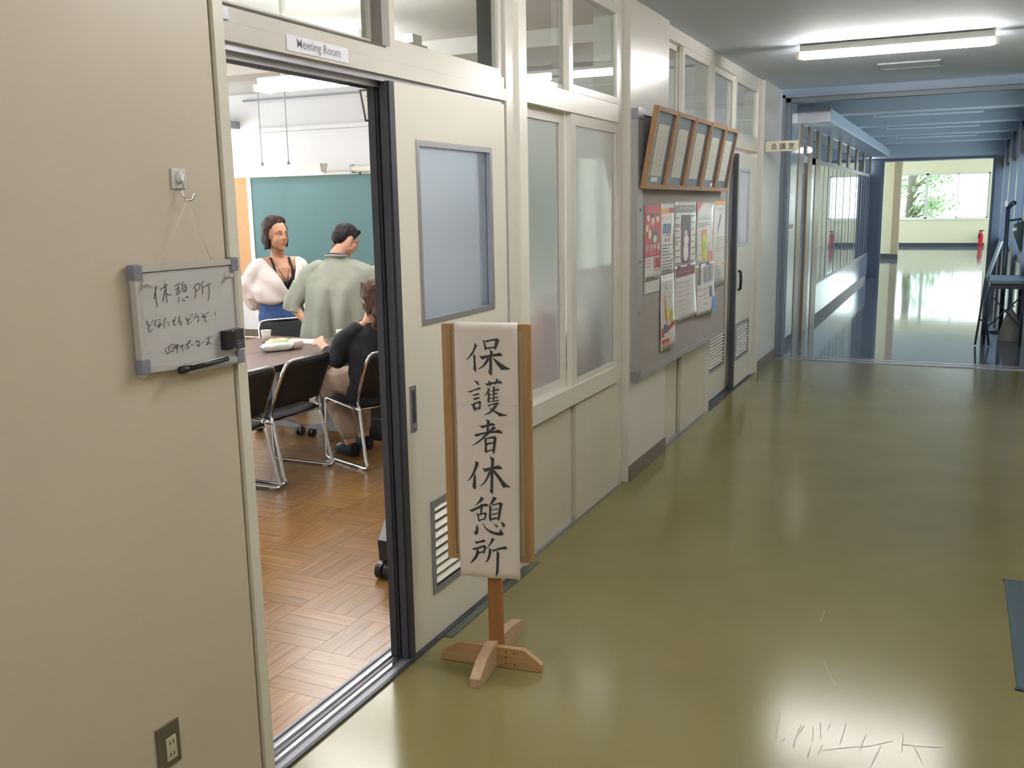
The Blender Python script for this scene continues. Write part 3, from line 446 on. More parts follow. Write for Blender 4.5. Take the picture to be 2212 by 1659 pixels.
# left wall: plain panel, door with brown frame, row of windows, clerestory, duct
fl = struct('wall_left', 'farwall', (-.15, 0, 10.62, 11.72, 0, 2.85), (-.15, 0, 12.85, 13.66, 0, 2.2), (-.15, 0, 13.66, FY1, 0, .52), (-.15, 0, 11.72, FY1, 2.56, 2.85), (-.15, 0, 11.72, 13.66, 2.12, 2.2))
part('skirting_line', 'dark', fl, (0, .006, 10.62, 11.72, .0, .10), (0, .006, 13.2, FY1, .0, .10))
for i, (a, c) in enumerate(((11.72, 12.06), (12.50, 12.86), (13.2, 13.68))):
    struct('trim_%d' % (25+i), 'brownpost', (-.15, .008, a, c, 0, 2.2))
d5 = struct('door_5', 'farwall', (-.08, -.03, 12.06, 12.50, 0, 1.1), (-.08, -.03, 12.06, 12.50, 1.98, 2.12), (-.08, -.03, 12.06, 12.14, 1.1, 1.98), (-.08, -.03, 12.42, 12.50, 1.1, 1.98))
part('pane', mat('pale_door_glass', (170, 182, 190), .05, spec=.7), d5, (-.06, -.05, 12.14, 12.42, 1.1, 1.98))
ny = 8; yy0 = 13.68; st = (FY1-yy0)/ny
for i in range(ny):
    a = yy0+i*st
    WN[0] += 1
    o = struct('window_%d' % WN[0], mat('dark_far_frame', (104, 114, 126), .3), (-.05, -.006, a, a+.06, .52, 2.2), (-.05, -.006, a+.06, a+st, .52, .56), (-.05, -.006, a+.06, a+st, 2.14, 2.2), (-.05, -.008, a+st*.52, a+st*.52+.035, .56, 2.14))
    part('pane', 'darkglass', o, (-.03, -.011, a+.06, a+st*.52, .56, 2.14)); part('pane', 'darkglass', o, (-.026, -.011, a+st*.52+.035, a+st, .56, 2.14))
cl = [11.80, 12.6, 13.4, 14.6, 15.9, 17.2, 18.6, 20.1, 21.6]
WN[0] += 1
o = struct('window_%d' % WN[0], 'brownpost', *[(-.06, .004, y, y+.30, 2.2, 2.56) for y in cl])
for y, y2 in zip(cl, cl[1:]): part('pane', 'darkglass', o, (-.03, -.012, y+.30, y2, 2.2, 2.56))
dct = struct('trim_28', mat('pale_blue_duct', (178, 190, 204), .4), (0, .34, 11.6, FY1, 2.56, 2.70))
part('duct_flange', 'alu', dct, (0, .36, 11.58, 11.62, 2.54, 2.72))
part('duct_lip', mat('pale_duct_lip', (208, 214, 220), .3), dct, (.335, .35, 11.6, FY1, 2.545, 2.575))
# right wall: dark pillars, windows between them opened to the sky to add daylight
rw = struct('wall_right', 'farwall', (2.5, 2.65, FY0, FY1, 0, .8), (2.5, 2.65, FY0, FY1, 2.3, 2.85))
yq = FY0
k = 29
while yq < FY1-.2:
    struct('trim_%d' % k, mat('dark_blue_pillar', (92, 103, 120), .3), (2.46, 2.65, yq, yq+.45, 0, 2.85)); k += 1
    WN[0] += 1
    o = struct('window_%d' % WN[0], mat('dark_far_frame', (84, 92, 104), .3), (2.52, 2.58, yq+.45, yq+2.4, .8, .86), (2.52, 2.58, yq+.45, yq+2.4, 2.24, 2.3), (2.52, 2.58, yq+1.38, yq+1.46, .86, 2.24))
    part('pane', 'tintglass', o, (2.545, 2.555, yq+.45, yq+1.38, .86, 2.24)); part('pane', 'tintglass', o, (2.545, 2.555, yq+1.46, yq+2.4, .86, 2.24))
    yq += 2.4
# second gate frame
g2 = struct('trim_%d' % k, mat('dark_blue_pillar', (92, 103, 120), .3), (-.15, .20, FY1, FY1+.5, 0, 2.5), (2.36, 2.65, FY1, FY1+.5, 0, 2.5), (.2, 2.36, FY1, FY1+.5, 2.46, 2.52)); k += 1
struct('trim_%d' % k, fc, (-.15, 2.65, FY1, FY1+.5, 2.52, 3.12)); k += 1
part('guide_channel', 'steel', g2, (.20, .25, FY1+.05, FY1+.12, 0, 2.46), (2.31, 2.36, FY1+.05, FY1+.12, 0, 2.46))
# lobby: wall stub on the left, far wall with a wide window, side openings to daylight
ls = struct('wall_left', 'farcream', (-4, .02, 29.6, 30.0, 0, 3.12), (-.35, .02, FY1+.5, 24, 0, 3.12))
part('skirting', 'dark', ls, (-3.9, .03, 29.585, 29.6, 0, .14))
part('wall_column', mat('lobby_brown_column', (150, 138, 112), .5), ls, (.02, .21, 29.4, 29.9, 0, 3.12))
part('skirting', 'dark', ls, (.015, .22, 29.38, 29.4, 0, .14))
fw = struct('wall_far', 'farcream', (-4, 7, LY, LY+.2, 0, .98), (-4, 7, LY, LY+.2, 2.56, 3.3), (-4, -.27, LY, LY+.2, .98, 2.56), (2.66, 7, LY, LY+.2, .98, 2.56))
part('skirting', 'dark', fw, (-3.9, 2.6, LY-.02, LY, 0, .13))
part('window_sill', 'white', fw, (-.3, 2.7, LY-.05, LY+.05, .95, .985))
WN[0] += 1
fo = struct('window_%d' % WN[0], mat('pale_window_frame', (196, 200, 190), .4), (-.27, -.21, LY+.05, LY+.1, .98, 2.56), (2.60, 2.66, LY+.05, LY+.1, .98, 2.56), (.60, .70, LY+.05, LY+.1, .98, 2.56), (1.64, 1.675, LY+.05, LY+.1, .98, 2.56), (-.27, 2.66, LY+.05, LY+.1, .98, 1.03), (-.27, 2.66, LY+.05, LY+.1, 2.51, 2.56))
for a, c in ((-.21, .60), (.70, 1.64), (1.675, 2.60)): part('pane', 'glass', fo, (a, c, LY+.07, LY+.076, 1.03, 2.51))
# lobby side walls: low walls with wide openings to the daylight
struct('wall_lobby_side', 'farcream', (6.8, 7, FY1+.5, LY, 0, .9), (6.8, 7, FY1+.5, LY, 2.7, 3.3)); struct('wall_lobby_side', 'farcream', (-4, -3.8, FY1+.5, LY, 0, .9), (-4, -3.8, FY1+.5, LY, 2.7, 3.3))
struct('wall_lobby_front', 'farcream', (2.65, 7, FY1+.3, FY1+.5, 0, 3.3), (-4, -.15, FY1+.3, FY1+.5, 0, 3.3))
# ================================================================== meeting room shell
RW, RY0, RY1, RZ = -8.2, .6, 10.0, 3.12
struct('floor', mat('parquet_bed', (112, 78, 42), .4), (RW, -.13, RY0, RY1, -.12, -.006))
struct('ceiling', 'roomceil', (RW, -.13, RY0, RY1, RZ, RZ+.15))
struct('wall_back', 'roomwall', (RW, -.13, RY0-.1, RY0, 0, RZ))
rf = struct('wall_front', 'roomwall', (RW, -.13, RY1, RY1+.12, 0, RZ))
part('bulkhead', 'roomwall', rf, (-6.53, -.2, RY1-.12, RY1, 2.63, 2.68), (-6.53, -.2, RY1-.015, RY1, 2.60, 3.0))
part('picture_rail', mat('grey_rail', (150, 150, 156), .5), rf, (-6.65, -.3, RY1-.03, RY1, 3.03, 3.05))
part('skirting', 'base', rf, (RW, -.14, RY1-.012, RY1, 0, .1))
struct('trim_%d' % k, 'roomceil', (RW, -.13, 7.75, 8.15, 2.98, RZ)); k += 1
struct('trim_%d' % k, 'roomceil', (RW, -.13, 4.6, 4.95, 2.95, RZ)); k += 1
struct('wall_room_inner', 'roomwall', (-.16, -.13, RY0, 1.975, 0, RZ), (-.16, -.131, 5.32, 6.09, 0, RZ), (-.16, -.131, 9.4, 10, 0, RZ), (-.16, -.141, 1.975, 9.4, 2.79, RZ))
# outer wall with the daylight windows (left of the frame, seen through no opening)
ow = struct('wall_outer', 'roomwall', (RW-.15, RW, RY0, RY1, 0, .9), (RW-.15, RW, RY0, RY1, 2.75, RZ), *[(RW-.15, RW, y, y+.3, .9, 2.75) for y in (.6, 3.6, 6.6, 9.7)])
for y in (.9, 3.9, 6.9):
    WN[0] += 1
    o = struct('window_%d' % WN[0], 'alu', (RW-.1, RW-.05, y, y+.05, .9, 2.75), (RW-.1, RW-.05, y+1.32, y+1.38, .9, 2.75), (RW-.1, RW-.05, y+2.65, y+2.7, .9, 2.75), (RW-.1, RW-.05, y, y+2.7, .9, .95), (RW-.1, RW-.05, y, y+2.7, 2.7, 2.75))
    for a, c in ((.05, 1.32), (1.38, 2.65)): part('pane', 'glass', o, (RW-.08, RW-.074, y+a, y+c, .95, 2.7))
# parquet: basket-weave tiles of four strips; the strips in sight through the doorway are single pieces
pf = [o for o in COL.objects if o.name.startswith('floor')][-1]
T, SW = .30, .075
def visible_xy(x, y):                      # seen through the door opening from around the camera
    t = 1.743/(1.743-x)
    yy = y*t
    return 1.9 < yy < 2.95
pieces = []; rest = []
nx = int(8/T); nyv = int(9.4/T)
for i in range(nx):
    for j in range(nyv):
        x1 = -.09-i*T; x0 = x1-T; y0 = RY0+.04+j*T; y1 = y0+T
        if x0 < RW or y1 > RY1: continue
        for s in range(4):
            if (i+j) % 2: bx = (x0+s*SW, x0+(s+1)*SW, y0, y1, True)
            else: bx = (x0, x1, y0+s*SW, y0+(s+1)*SW, False)
            cx_, cy_ = (bx[0]+bx[1])/2, (bx[2]+bx[3])/2
            d = math.hypot(cx_-1.743, cy_)
            (pieces if visible_xy(cx_, cy_) else rest).append((d, bx))
pieces.sort(key=lambda q: q[0]); rest += pieces[300:]; pieces = pieces[:300]
gap = .0007
pm = {}
for d, (x0, x1, y0, y1, al) in pieces:
    if al not in pm:
        b = MB(); hx_, hy_ = (x1-x0)/2-gap, (y1-y0)/2-gap
        b.box(-hx_, hx_, -hy_, hy_, -.012, 0)
        me = bpy.data.meshes.new('plank'); b.bm.to_mesh(me); b.bm.free(); me.materials.append(M['parq'] if al else M['parqx']); pm[al] = me
    o = bpy.data.objects.new('plank', pm[al]); COL.objects.link(o); o.location = ((x0+x1)/2, (y0+y1)/2, 0); o.parent = pf
for al, nm in ((True, 'parq'), (False, 'parqx')):
    b = MB()
    for d, (x0, x1, y0, y1, a) in rest:
        if a == al: b.box(x0+gap, x1-gap, y0+gap, y1-gap, -.012, 0)
    o = b.build('planks_beyond', nm, pf); o['kind'] = 'stuff'
# ================================================================== LAMPS
tube_hall = lamp_mat('hall_tube_glow', (255, 251, 247), HALL_TUBE)
tube_room = lamp_mat('room_tube_glow', (255, 252, 250), ROOM_TUBE)
def batten(name, cx, cy_, z, L, label, group, lit, mount=None, mat_body='white'):
    """surface fluorescent batten along x: base tray, two end holders, tube"""
    o = empty(name, (cx, cy_, z), label, 'ceiling light', group)
    b = MB(); b.prism([(cx-L/2+.03, cy_-.045, z+.075), (cx-L/2+.03, cy_+.045, z+.075), (cx-L/2+.03, cy_+.052, z+.03), (cx-L/2+.03, cy_-.052, z+.03)], (L-.06, 0, 0)); b.build('housing', mat_body, o)
    for s in (-1, 1): part('lamp_holder', 'white', o, (cx+s*(L/2-.012)-.012, cx+s*(L/2-.012)+.012, cy_-.018, cy_+.018, z-.016, z+.035))
    b = MB(); b.tube([(cx-L/2+.015, cy_, z), (cx-L/2+.06, cy_, z), (cx+L/2-.06, cy_, z), (cx+L/2-.015, cy_, z)], [.014, .022, .022, .014], 12); b.build('tube', lit, o, smooth=True)
    if mount: mount(o, cx, cy_, z)
    return o
batten('ceiling_light', 1.25, 7.55, 2.70, 1.34, 'lit fluorescent batten on the corridor ceiling near the notice board', 'corridor ceiling lights', tube_hall)
for yl, lb in ((3.2, 'added lit fluorescent batten, unseen, on the corridor ceiling above the sign stand'), (-.9, 'added lit fluorescent batten, unseen, on the corridor ceiling behind the whiteboard')):  # unseen battens added to fill the near corridor with light
    batten('ceiling_light', 1.25, yl, 2.70, 1.34, lb, 'corridor ceiling lights', tube_hall)
offt = mat('unlit_tube', (220, 226, 230), .15, spec=.6)
for yl, lb in ((13.7, 'unlit fluorescent batten on the far corridor ceiling, nearest the gate'), (16.2, 'unlit fluorescent batten midway along the far corridor ceiling'), (18.6, 'unlit fluorescent batten on the far corridor ceiling, deepest of its row')):
    batten('ceiling_light', 1.3, yl, 2.74, 1.3, lb, 'unlit lights of the far corridor', offt, mat_body=mat('grey_batten', (170, 180, 190), .3))
# small emergency plate in the ceiling, and the round lamp on the far wall
o = struct('ceiling_hatch', 'ceil', (1.05, 1.52, 8.86, 9.2, HC-.008, HC)); o['kind'] = 'thing'
del o['kind']; tag(o, 'flush rectangular hatch in the corridor ceiling beyond the lit batten', 'hatch')
part('hatch_rim', mat('hatch_rim', (150, 158, 166), .5), o, (1.04, 1.05, 8.85, 9.21, HC-.012, HC), (1.52, 1.53, 8.85, 9.21, HC-.012, HC), (1.05, 1.52, 8.85, 8.86, HC-.012, HC), (1.05, 1.52, 9.2, 9.21, HC-.012, HC))
b = MB(); b.lathe([(.0, 0), (.05, 0), (.05, .02), (.035, .03), (0, .03)], (0.0, 12.32, 2.28), 'x', 16)
o = b.build('indicator_lamp', 'white', smooth=True); tag(o, 'small glowing round lamp on the far wall beyond the hanging room sign', 'lamp')
b = MB(); b.ball((.04, 12.32, 2.27), .034, seg=14); b.build('lamp_globe', lamp_mat('globe_glow', (255, 248, 236), 12), o, smooth=True)
# ================================================================== LEFT WALL: whiteboard, hook, socket
o = empty('whiteboard', (0, 1.80, 1.39), 'small hand-lettered whiteboard with grey corners hung by a string', 'whiteboard')
def wbz(y): return 1.274 - (y-1.625)*.05
B0, B1, T1 = 1.628, 1.976, 1.515
b = MB()
b.prism([(.008, B0+.006, 1.288), (.008, B1-.006, 1.266), (.008, B1-.006, T1-.002), (.008, B0+.006, T1-.002)], (.012, 0, 0)); b.build('board_panel', mat('whiteboard_face', (196, 197, 198), .3, var=.03, vscale=10), o)
fr = MB()
for (ya, za, yb, zb) in ((B0, 1.279, B1, 1.256), (B0, T1, B1, T1)):
    fr.prism([(.006, ya+.0121, za), (.006, yb-.0121, zb), (.006, yb-.0121, zb+.014), (.006, ya+.0121, za+.014)], (.019, 0, 0))
for ya in (B0, B1-.012): fr.prism([(.006, ya, 1.27), (.006, ya+.012, 1.27), (.006, ya+.012, T1+.004), (.006, ya, T1+.004)], (.018, 0, 0))
fr.build('frame', mat('silver_frame', (200, 198, 196), .4, metal=.3), o)
for (ya, za) in ((B0-.004, 1.275), (B0-.004, T1-.018), (B1-.022, 1.252), (B1-.022, T1-.018)):
    part('corner_cap', mat('corner_grey', (128, 128, 144), .5), o, (.004, .027, ya, ya+.028, za, za+.036), bevel=.005)
for (ya, za) in ((1.660, 1.488), (1.940, 1.487)):
    b = MB(); b.lathe([(0, 0), (.009, 0), (.008, .004), (.005, .006), (.005, .012), (.007, .016), (0, .018)], (.02, ya, za), 'x', 14); b.build('clear_peg', mat('clear_peg', (206, 206, 204), .12), o, smooth=True)
wf = lambda u, v: (.0212, u, v)
for WB, cuts, wd in ((WB1, (6, 12, 5), .0021), (WB2, (4, 3, 3, 2, 3, 4, 2, 3, 2), .0019), (WB3, (4, 2, 3, 5, 1, 3, 1, 4), .0018)):
    at = 0
    for nct in cuts:
        b = MB()
        for st_ in WB[at:at+nct]: ribbon(b, smooth_line(st_, 3), wd, wf)
        at += nct
        wc = b.build('written_character', mat('marker_grey', (62, 62, 62), .6), o); wc['kind'] = 'stuff'
b = MB(); b.tube([(.014, 1.722, T1+.006), (.016, 1.822, 1.680)], .0011, 6); b.tube([(.014, 1.898, T1+.006), (.016, 1.822, 1.680)], .0011, 6)
b.tube([(.016, 1.822, 1.680), (.02, 1.816, 1.676), (.016, 1.812, 1.690)], .0014, 6); b.build('hanging_string', 'cord', o, smooth=True)
part('tray_rail', 'alu', o, (.022, .030, 1.77, 1.95, 1.256, 1.262))
b = MB(); b.tube([(.034, 1.737, 1.270), (.034, 1.760, 1.2705)], .0095, 12); b.tube([(.034, 1.760, 1.2705), (.034, 1.905, 1.2735)], .0066, 12)
o2 = b.build('marker_pen', 'black', smooth=True); tag(o2, 'black marker pen lying along the lower rail of the hung whiteboard', 'pen')
b = MB(); b.tube([(.0345, 1.775, 1.2773), (.0345, 1.895, 1.2798)], .0016, 6); b.build('pen_label', mat('pen_print', (210, 210, 210), .4), o2)
o = empty('board_eraser', (.03, 1.93, 1.32), 'black and grey magnetic eraser stuck on the lower right of the whiteboard', 'eraser')
part('grip', 'black', o, (.021, .043, 1.897, 1.940, 1.296, 1.348), bevel=.007)
part('felt_layer', mat('grey_felt', (140, 140, 138), .9), o, (.021, .0425, 1.920, 1.932, 1.298, 1.3465))
e2 = part('back_plate', mat('slate_plastic', (58, 58, 66), .35), o, (.021, .044, 1.931, 1.966, 1.295, 1.348), bevel=.005)
b = MB()
for i in range(3): put_text(b, ('magnetic', 'eraser', 'whiteboard')[i], lambda u, v: (.0446, u, v), 1.935, 1.314-.007*i, .0042, .01, .027)
b.build('print', mat('eraser_print', (150, 150, 156), .5), e2)
o = empty('adhesive_hook', (0, 1.815, 1.733), 'white square adhesive hook with a metal hook high on the beige wall', 'hook')
b = MB(); b.box(0, .006, 1.791, 1.838, 1.708, 1.757); b.bevel(.003); b.build('backing_plate', mat('hook_white', (216, 216, 216), .3), o)
b = MB(); b.lathe([(0, 0), (.016, 0), (.013, .006), (.006, .009), (0, .0095)], (.006, 1.816, 1.735), 'x', 18); b.build('boss', mat('hook_white', (216, 216, 216), .3), o, smooth=True)
b = MB(); b.tube(smooth_line([(.012, 1.812, 1.735), (.016, 1.814, 1.722), (.014, 1.814, 1.705), (.016, 1.812, 1.690), (.026, 1.815, 1.680), (.036, 1.822, 1.684), (.038, 1.826, 1.698)], 4), .0028, 8); b.build('hook_wire', 'chrome', o, smooth=True)
o = empty('wall_socket', (0, 1.623, .32), 'grey metal socket plate with cream double outlet low on the beige wall', 'socket')
part('cover_plate', mat('bronze_grey_plate', (112, 104, 92), .35, metal=.4), o, (0, .006, 1.585, 1.660, .262, .378), bevel=.002)
s = part('outlet_body', mat('cream_plastic', (198, 192, 168), .4), o, (.005, .009, 1.6115, 1.6445, .268+.012, .342), bevel=.0012)
for zc in (.327, .295):
    for yc in (1.6225, 1.6335): part('slot', 'black', s, (.0088, .0093, yc-.0014, yc+.0014, zc-.005, zc+.005))
# ================================================================== "Meeting Room" plate
o = part('name_plate', mat('plate_white', (232, 234, 246), .5), None, (.004, .0065, 2.266, 2.566, 2.094, 2.1375)); tag(o, 'white paper strip lettered Meeting Room on the door header', 'sign')
b = MB(); put_text(b, 'Meeting Room', lambda u, v: (.0072, u, v), 2.312, 2.098, .0335, .012, .212); b.build('lettering', mat('plate_grey_ink', (150, 146, 158), .6), o)
# ================================================================== SIGN STAND
A12 = math.radians(12.0)
SR = Vector((math.cos(A12), math.sin(A12), 0)); SN = Vector((math.sin(A12), -math.cos(A12), 0)); SO = Vector((.302, 2.855, 0))
def sp(u, v, w=0): return SO + SR*u + SN*w + Vector((0, 0, v))       # u along the board, v up, w towards the reader
def sbox(mb, u0, u1, v0, v1, w0, w1):
    mb.obox(sp((u0+u1)/2, (v0+v1)/2, (w0+w1)/2), SR, SN, (0, 0, 1), (u1-u0)/2, (w1-w0)/2, (v1-v0)/2); return mb
st = empty('sign_stand', (.302, 2.875, 0), 'wooden post sign stand with crossed feet beside the open door', 'sign stand')
U0, U1, V0, V1 = -.147, .165, .418, 1.262
sbox(MB(), -.016, .033, V0+.1, V1-.1, -.052, -.024).build('spacer_block', 'pinex', st)
sbox(MB(), U0+.02, U1-.02, V0+.012, V1-.012, -.018, -.010).build('backing_panel', mat('tan_panel_paper', (188, 174, 140), .7), st)
for a in ((U0, U0+.032), (U1-.030, U1)): sbox(MB(), a[0], a[1], V0, V1, -.026, -.002).bevel(.0015).build('frame_rail', 'pine', st)
for c_ in ((V0, V0+.018), (V1-.02, V1)): sbox(MB(), U0+.032, U1-.030, c_[0], c_[1], -.025, -.003).build('frame_rail', 'pinex', st)
sbox(MB(), -.016, .033, .03, V1-.03, -.088, -.050).bevel(.002).build('post', wood('post_wood', (142, 94, 52), (162, 112, 66), axis=2), st)
# feet: long board across (front) and square beam running away
def fpoly(pts, w0, w1, name, m):
    mb = MB(); mb.prism([sp(u, v, w0) for u, v in pts], SN*(w1-w0)); return mb.build(name, m, st)
A8 = math.radians(6.5)
fr_ = Vector((math.cos(A8), math.sin(A8), 0)); fn_ = Vector((math.sin(A8), -math.cos(A8), 0)); fo_ = Vector((.29, 2.888, 0))
def foot(pts, d0, d1, name, m, along, across):
    mb = MB(); mb.prism([fo_+along*u+across*d0+Vector((0, 0, v)) for u, v in pts], across*(d1-d0)); mb.bevel(.0015, 1); return mb.build(name, m, st)
foot([(-.196, 0), (.192, 0), (.192, .03), (.128, .078), (-.128, .078), (-.196, .034)], -.018, .004, 'foot', 'pinex', fr_, fn_)
f2 = foot([(-.30, 0), (.176, 0), (.176, .034), (.115, .072), (.03, .092), (-.03, .092), (-.18, .076), (-.30, .05)], -.018, .022, 'foot', 'piney', fn_, fr_)
for u, v in ((.058, .062), (.09, .060), (.058, .042), (.058, .018), (.09, .018)):
    b = MB(); b.obox(fo_+fr_*u+fn_*.0045+Vector((0, 0, v)), fr_, fn_, (0, 0, 1), .0028, .0006, .0028); b.build('screw_head', mat('screw', (96, 66, 44), .5), st)
# paper banner draped over the top of the board
ban = empty('paper_banner', (.302, 2.85, .36), 'long white paper banner brushed with six black characters over the wooden stand', 'banner')
def bw(u, v):            # how far the hanging sheet stands off the board
    t = (1.262-v)/.9
    return .004 + .012*t + .004*math.sin(u*30+v*3)*t + (.010*max(0, (u-.09)/.03)**2)*t
PL, PR = -.0985, .1225
b = MB()
def sheet(i, j):
    if j < .85:
        v = .362+(1.263-.362)*(j/.85); return sp(PL+(PR-PL)*i+ (.001*math.sin(v*9)), v, bw(PL+(PR-PL)*i, v))
    t = (j-.85)/.15
    if t < .35:
        a = t/.35*math.pi; return sp(PL+(PR-PL)*i, 1.2635+.004*math.sin(a), -.011+.015*math.cos(a))
    return sp(PL+(PR-PL)*i, 1.262-.2*(t-.35)/.65, -.029)
b.grid(sheet, 10, 46); pp = b.build('sheet', mat('banner_paper', (226, 218, 214), .75, bump=.02, bscale=14), ban, smooth=True)
md = pp.modifiers.new('t', 'SOLIDIFY'); md.thickness = .0006
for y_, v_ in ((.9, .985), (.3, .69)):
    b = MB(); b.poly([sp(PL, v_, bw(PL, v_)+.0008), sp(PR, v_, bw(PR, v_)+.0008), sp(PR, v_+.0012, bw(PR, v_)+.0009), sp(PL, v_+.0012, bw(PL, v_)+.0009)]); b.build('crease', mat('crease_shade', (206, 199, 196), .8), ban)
for ch in BRUSH:
    b = MB()
    for k2, st_ in enumerate(ch): b.poly([sp(u, v, bw(u, v)+.0013+.00004*k2) for u, v in st_])
    bmesh.ops.triangulate(b.bm, faces=b.bm.faces[:])
    b.build('brush_character', mat('brush_ink', (62, 62, 64), .6), ban, recalc=False)
# ================================================================== NOTICE BOARD
BX = .05
nb = empty('notice_board', (BX, 6.5, 1.4), 'large grey notice board with aluminium frame on the column and window bay', 'notice board')
BY0, BY1, BZ0, BZ1 = 5.345, 7.75, .615, 2.19
part('board_face', mat('grey_board_cloth', (160, 157, 155), .8, var=.03, vscale=30), nb, (.025, BX, BY0+.02, BY1-.02, BZ0+.02, BZ1-.02))
part('frame', mat('satin_board_frame', (168, 168, 170), .4, metal=.25), nb, (.025, BX+.012, BY0, BY0+.10, BZ0, BZ1), (.025, BX+.010, BY1-.03, BY1, BZ0, BZ1), (.025, BX+.010, BY0+.10, BY1-.03, BZ0, BZ0+.03), (.025, BX+.010, BY0+.10, BY1-.03, BZ1-.03, BZ1))
for za in (BZ0, BZ1-.06): part('corner_cap', 'alud', nb, (.025, BX+.016, BY0-.004, BY0+.09, za, za+.06), bevel=.004)
for za in (1.02, 1.32, 1.62, 1.86):
    b = MB(); b.lathe([(0, 0), (.007, 0), (.005, .004), (0, .004)], (BX+.012, BY0+.05, za), 'x', 8); b.build('rivet', 'dark', nb)
PXX = BX+.004
def poster(y0, y1, z0, z1, label, xo=.004, curl=0, m='papergl'):
    o = empty('poster', (PXX, (y0+y1)/2, z0), label, 'poster', 'posters pinned on the grey notice board')
    b = MB()
    def f(i, j):
        y = y0+(y1-y0)*i; z = z0+(z1-z0)*j
        return (BX+xo+.004*abs(math.sin(i*7+j*5))*(1-j)+curl*(1-j)**2*(.3+i), y, z)
    b.grid(f, 8, 10); s = b.build('sheet', m, o, smooth=True)
    md = s.modifiers.new('t', 'SOLIDIFY'); md.thickness = .0008
    def g(i, j):
        p = f(i, j); return (p[0]+.0022, p[1], p[2])
    return o, g
def art(o, g, name, col, *shapes, lift=0):
    m = mat('print_'+'_'.join(map(str, col)), col, .3)
    if len(shapes) > 1 and not any(q[0] == 'l' for q in shapes) and not (name == 'lettering' and any(q[0] == 'r' for q in shapes)):
        for q in shapes: art(o, g, name, col, q, lift=lift)
        return
    b = MB()
    for s in shapes:
        if s[0] == 'r':
            _, a0, a1, c0, c1 = s
            b.grid(lambda i, j: tuple(x+(lift if k == 0 else 0) for k, x in enumerate(g(a0+(a1-a0)*i, c0+(c1-c0)*j))), 6, 6)
        elif s[0] == 'e':
            _, a, c, ra, rc = s; pts = [g(a+ra*math.cos(t*math.pi/8), c+rc*math.sin(t*math.pi/8)) for t in range(16)]
            b.poly([(p[0]+lift, p[1], p[2]) for p in pts])
        elif s[0] == 'p': b.poly([(lambda p: (p[0]+lift, p[1], p[2]))(g(a, c)) for a, c in s[1:]])
        elif s[0] == 'g':                 # a line of print too small to read: a few strokes per sign
            _, ng, a, c, w_, h_ = s; rg = random.Random(int(a*1000+c*977)); cw = w_/ng
            for q in range(ng):
                for _k in range(4):
                    u, v = a+cw*(q+rg.uniform(.1, .55)), c+h_*rg.uniform(.05, .8)
                    du, dv = (cw*rg.uniform(.25, .4), h_*.12) if _k % 2 else (cw*.12, h_*rg.uniform(.15, .5))
                    dv = min(dv, c+h_-v)
                    b.poly([(lambda p: (p[0]+lift+.00003*_k, p[1], p[2]))(g(x, y)) for x, y in ((u, v), (u+du, v), (u+du, v+dv), (u, v+dv))])
        elif s[0] == 't':
            _, txt, a, c, w_, h_ = s
            vs, fs = text_bm(txt, h_, .02, w_)
            bv = [b.bm.verts.new((lambda p: (p[0]+lift, p[1], p[2]))(g(a+x, c+y))) for x, y in vs]
            for q in fs:
                try: b.bm.faces.new([bv[i] for i in q])
                except ValueError: pass
    p = b.build(name, m, o, recalc=False)
    if name == 'lettering': p['kind'] = 'stuff'
    return p
def lines(n, a0, a1, c0, c1, w=.012):
    r = random.Random(n*7+int(c0*100)); out = []
    for k_ in range(n):
        c = c1-(c1-c0)*k_/max(1, n-1); out.append(('r', a0, a0+(a1-a0)*r.uniform(.6, 1), c-w/2, c+w/2))
    return out
RD, GY, DK, PU, YL, BL, PK, GN, OR = (190, 62, 72), (150, 148, 146), (82, 78, 80), (112, 60, 92), (206, 200, 70), (86, 120, 176), (222, 140, 140), (150, 186, 110), (226, 160, 50)
o, g = poster(5.512, 5.838, 1.19, 1.648, 'red poster of family portraits and white lettering, topmost at the near end')
art(o, g, 'print', RD, ('r', 0, 1, .32, 1))
art(o, g, 'picture', (228, 206, 192), ('e', .2, .84, .09, .055), ('e', .48, .80, .10, .07), ('e', .8, .82, .09, .055), ('e', .12, .70, .08, .05), ('e', .3, .62, .10, .065), lift=.0008)
art(o, g, 'picture', (84, 92, 92), ('e', .48, .86, .11, .03), ('e', .8, .87, .10, .025), ('e', .2, .885, .09, .02), ('e', .62, .57, .2, .09), lift=.0012)
art(o, g, 'picture', (228, 218, 210), ('e', .62, .55, .11, .05), lift=.0016)
art(o, g, 'lettering', (236, 226, 222), ('t', 'のま手当', .06, .40, .88, .085), ('g', 7, .18, .345, .62, .03), lift=.0012)
art(o, g, 'lettering', (206, 120, 126), *lines(3, .05, .5, .20, .28), ('r', .58, .95, .12, .14)); art(o, g, 'picture', (170, 70, 70), ('r', .6, .98, .16, .30)); art(o, g, 'lettering', DK, *lines(2, .05, .7, .03, .05, .01))
part('margin', 'papergl', o, (BX+.004, BX+.0055, 5.513, 5.837, 1.118, 1.189))
o, g = poster(5.852, 6.155, 1.205, 1.655, 'white leaflet with orange heading and blue figures beside the red poster')
art(o, g, 'heading', OR, ('r', .04, .55, .86, .93)); art(o, g, 'heading', RD, ('r', .56, .96, .87, .94)); art(o, g, 'lettering', PK, ('g', 5, .1, .77, .8, .055))
art(o, g, 'picture', BL, *[('p', (.14+.16*i, .58), (.24+.16*i, .58), (.30+.16*i, .72), (.20+.16*i, .72)) for i in range(4)]); art(o, g, 'lettering', RD, ('r', .3, .75, .545, .56), ('e', .35, .49, .04, .03), ('e', .6, .49, .04, .03)); art(o, g, 'lettering', DK, *lines(9, .1, .95, .06, .42, .012))
o, g = poster(6.172, 6.735, 1.225, 1.665, 'white poster with grey heading and purple portrait strip in the middle')
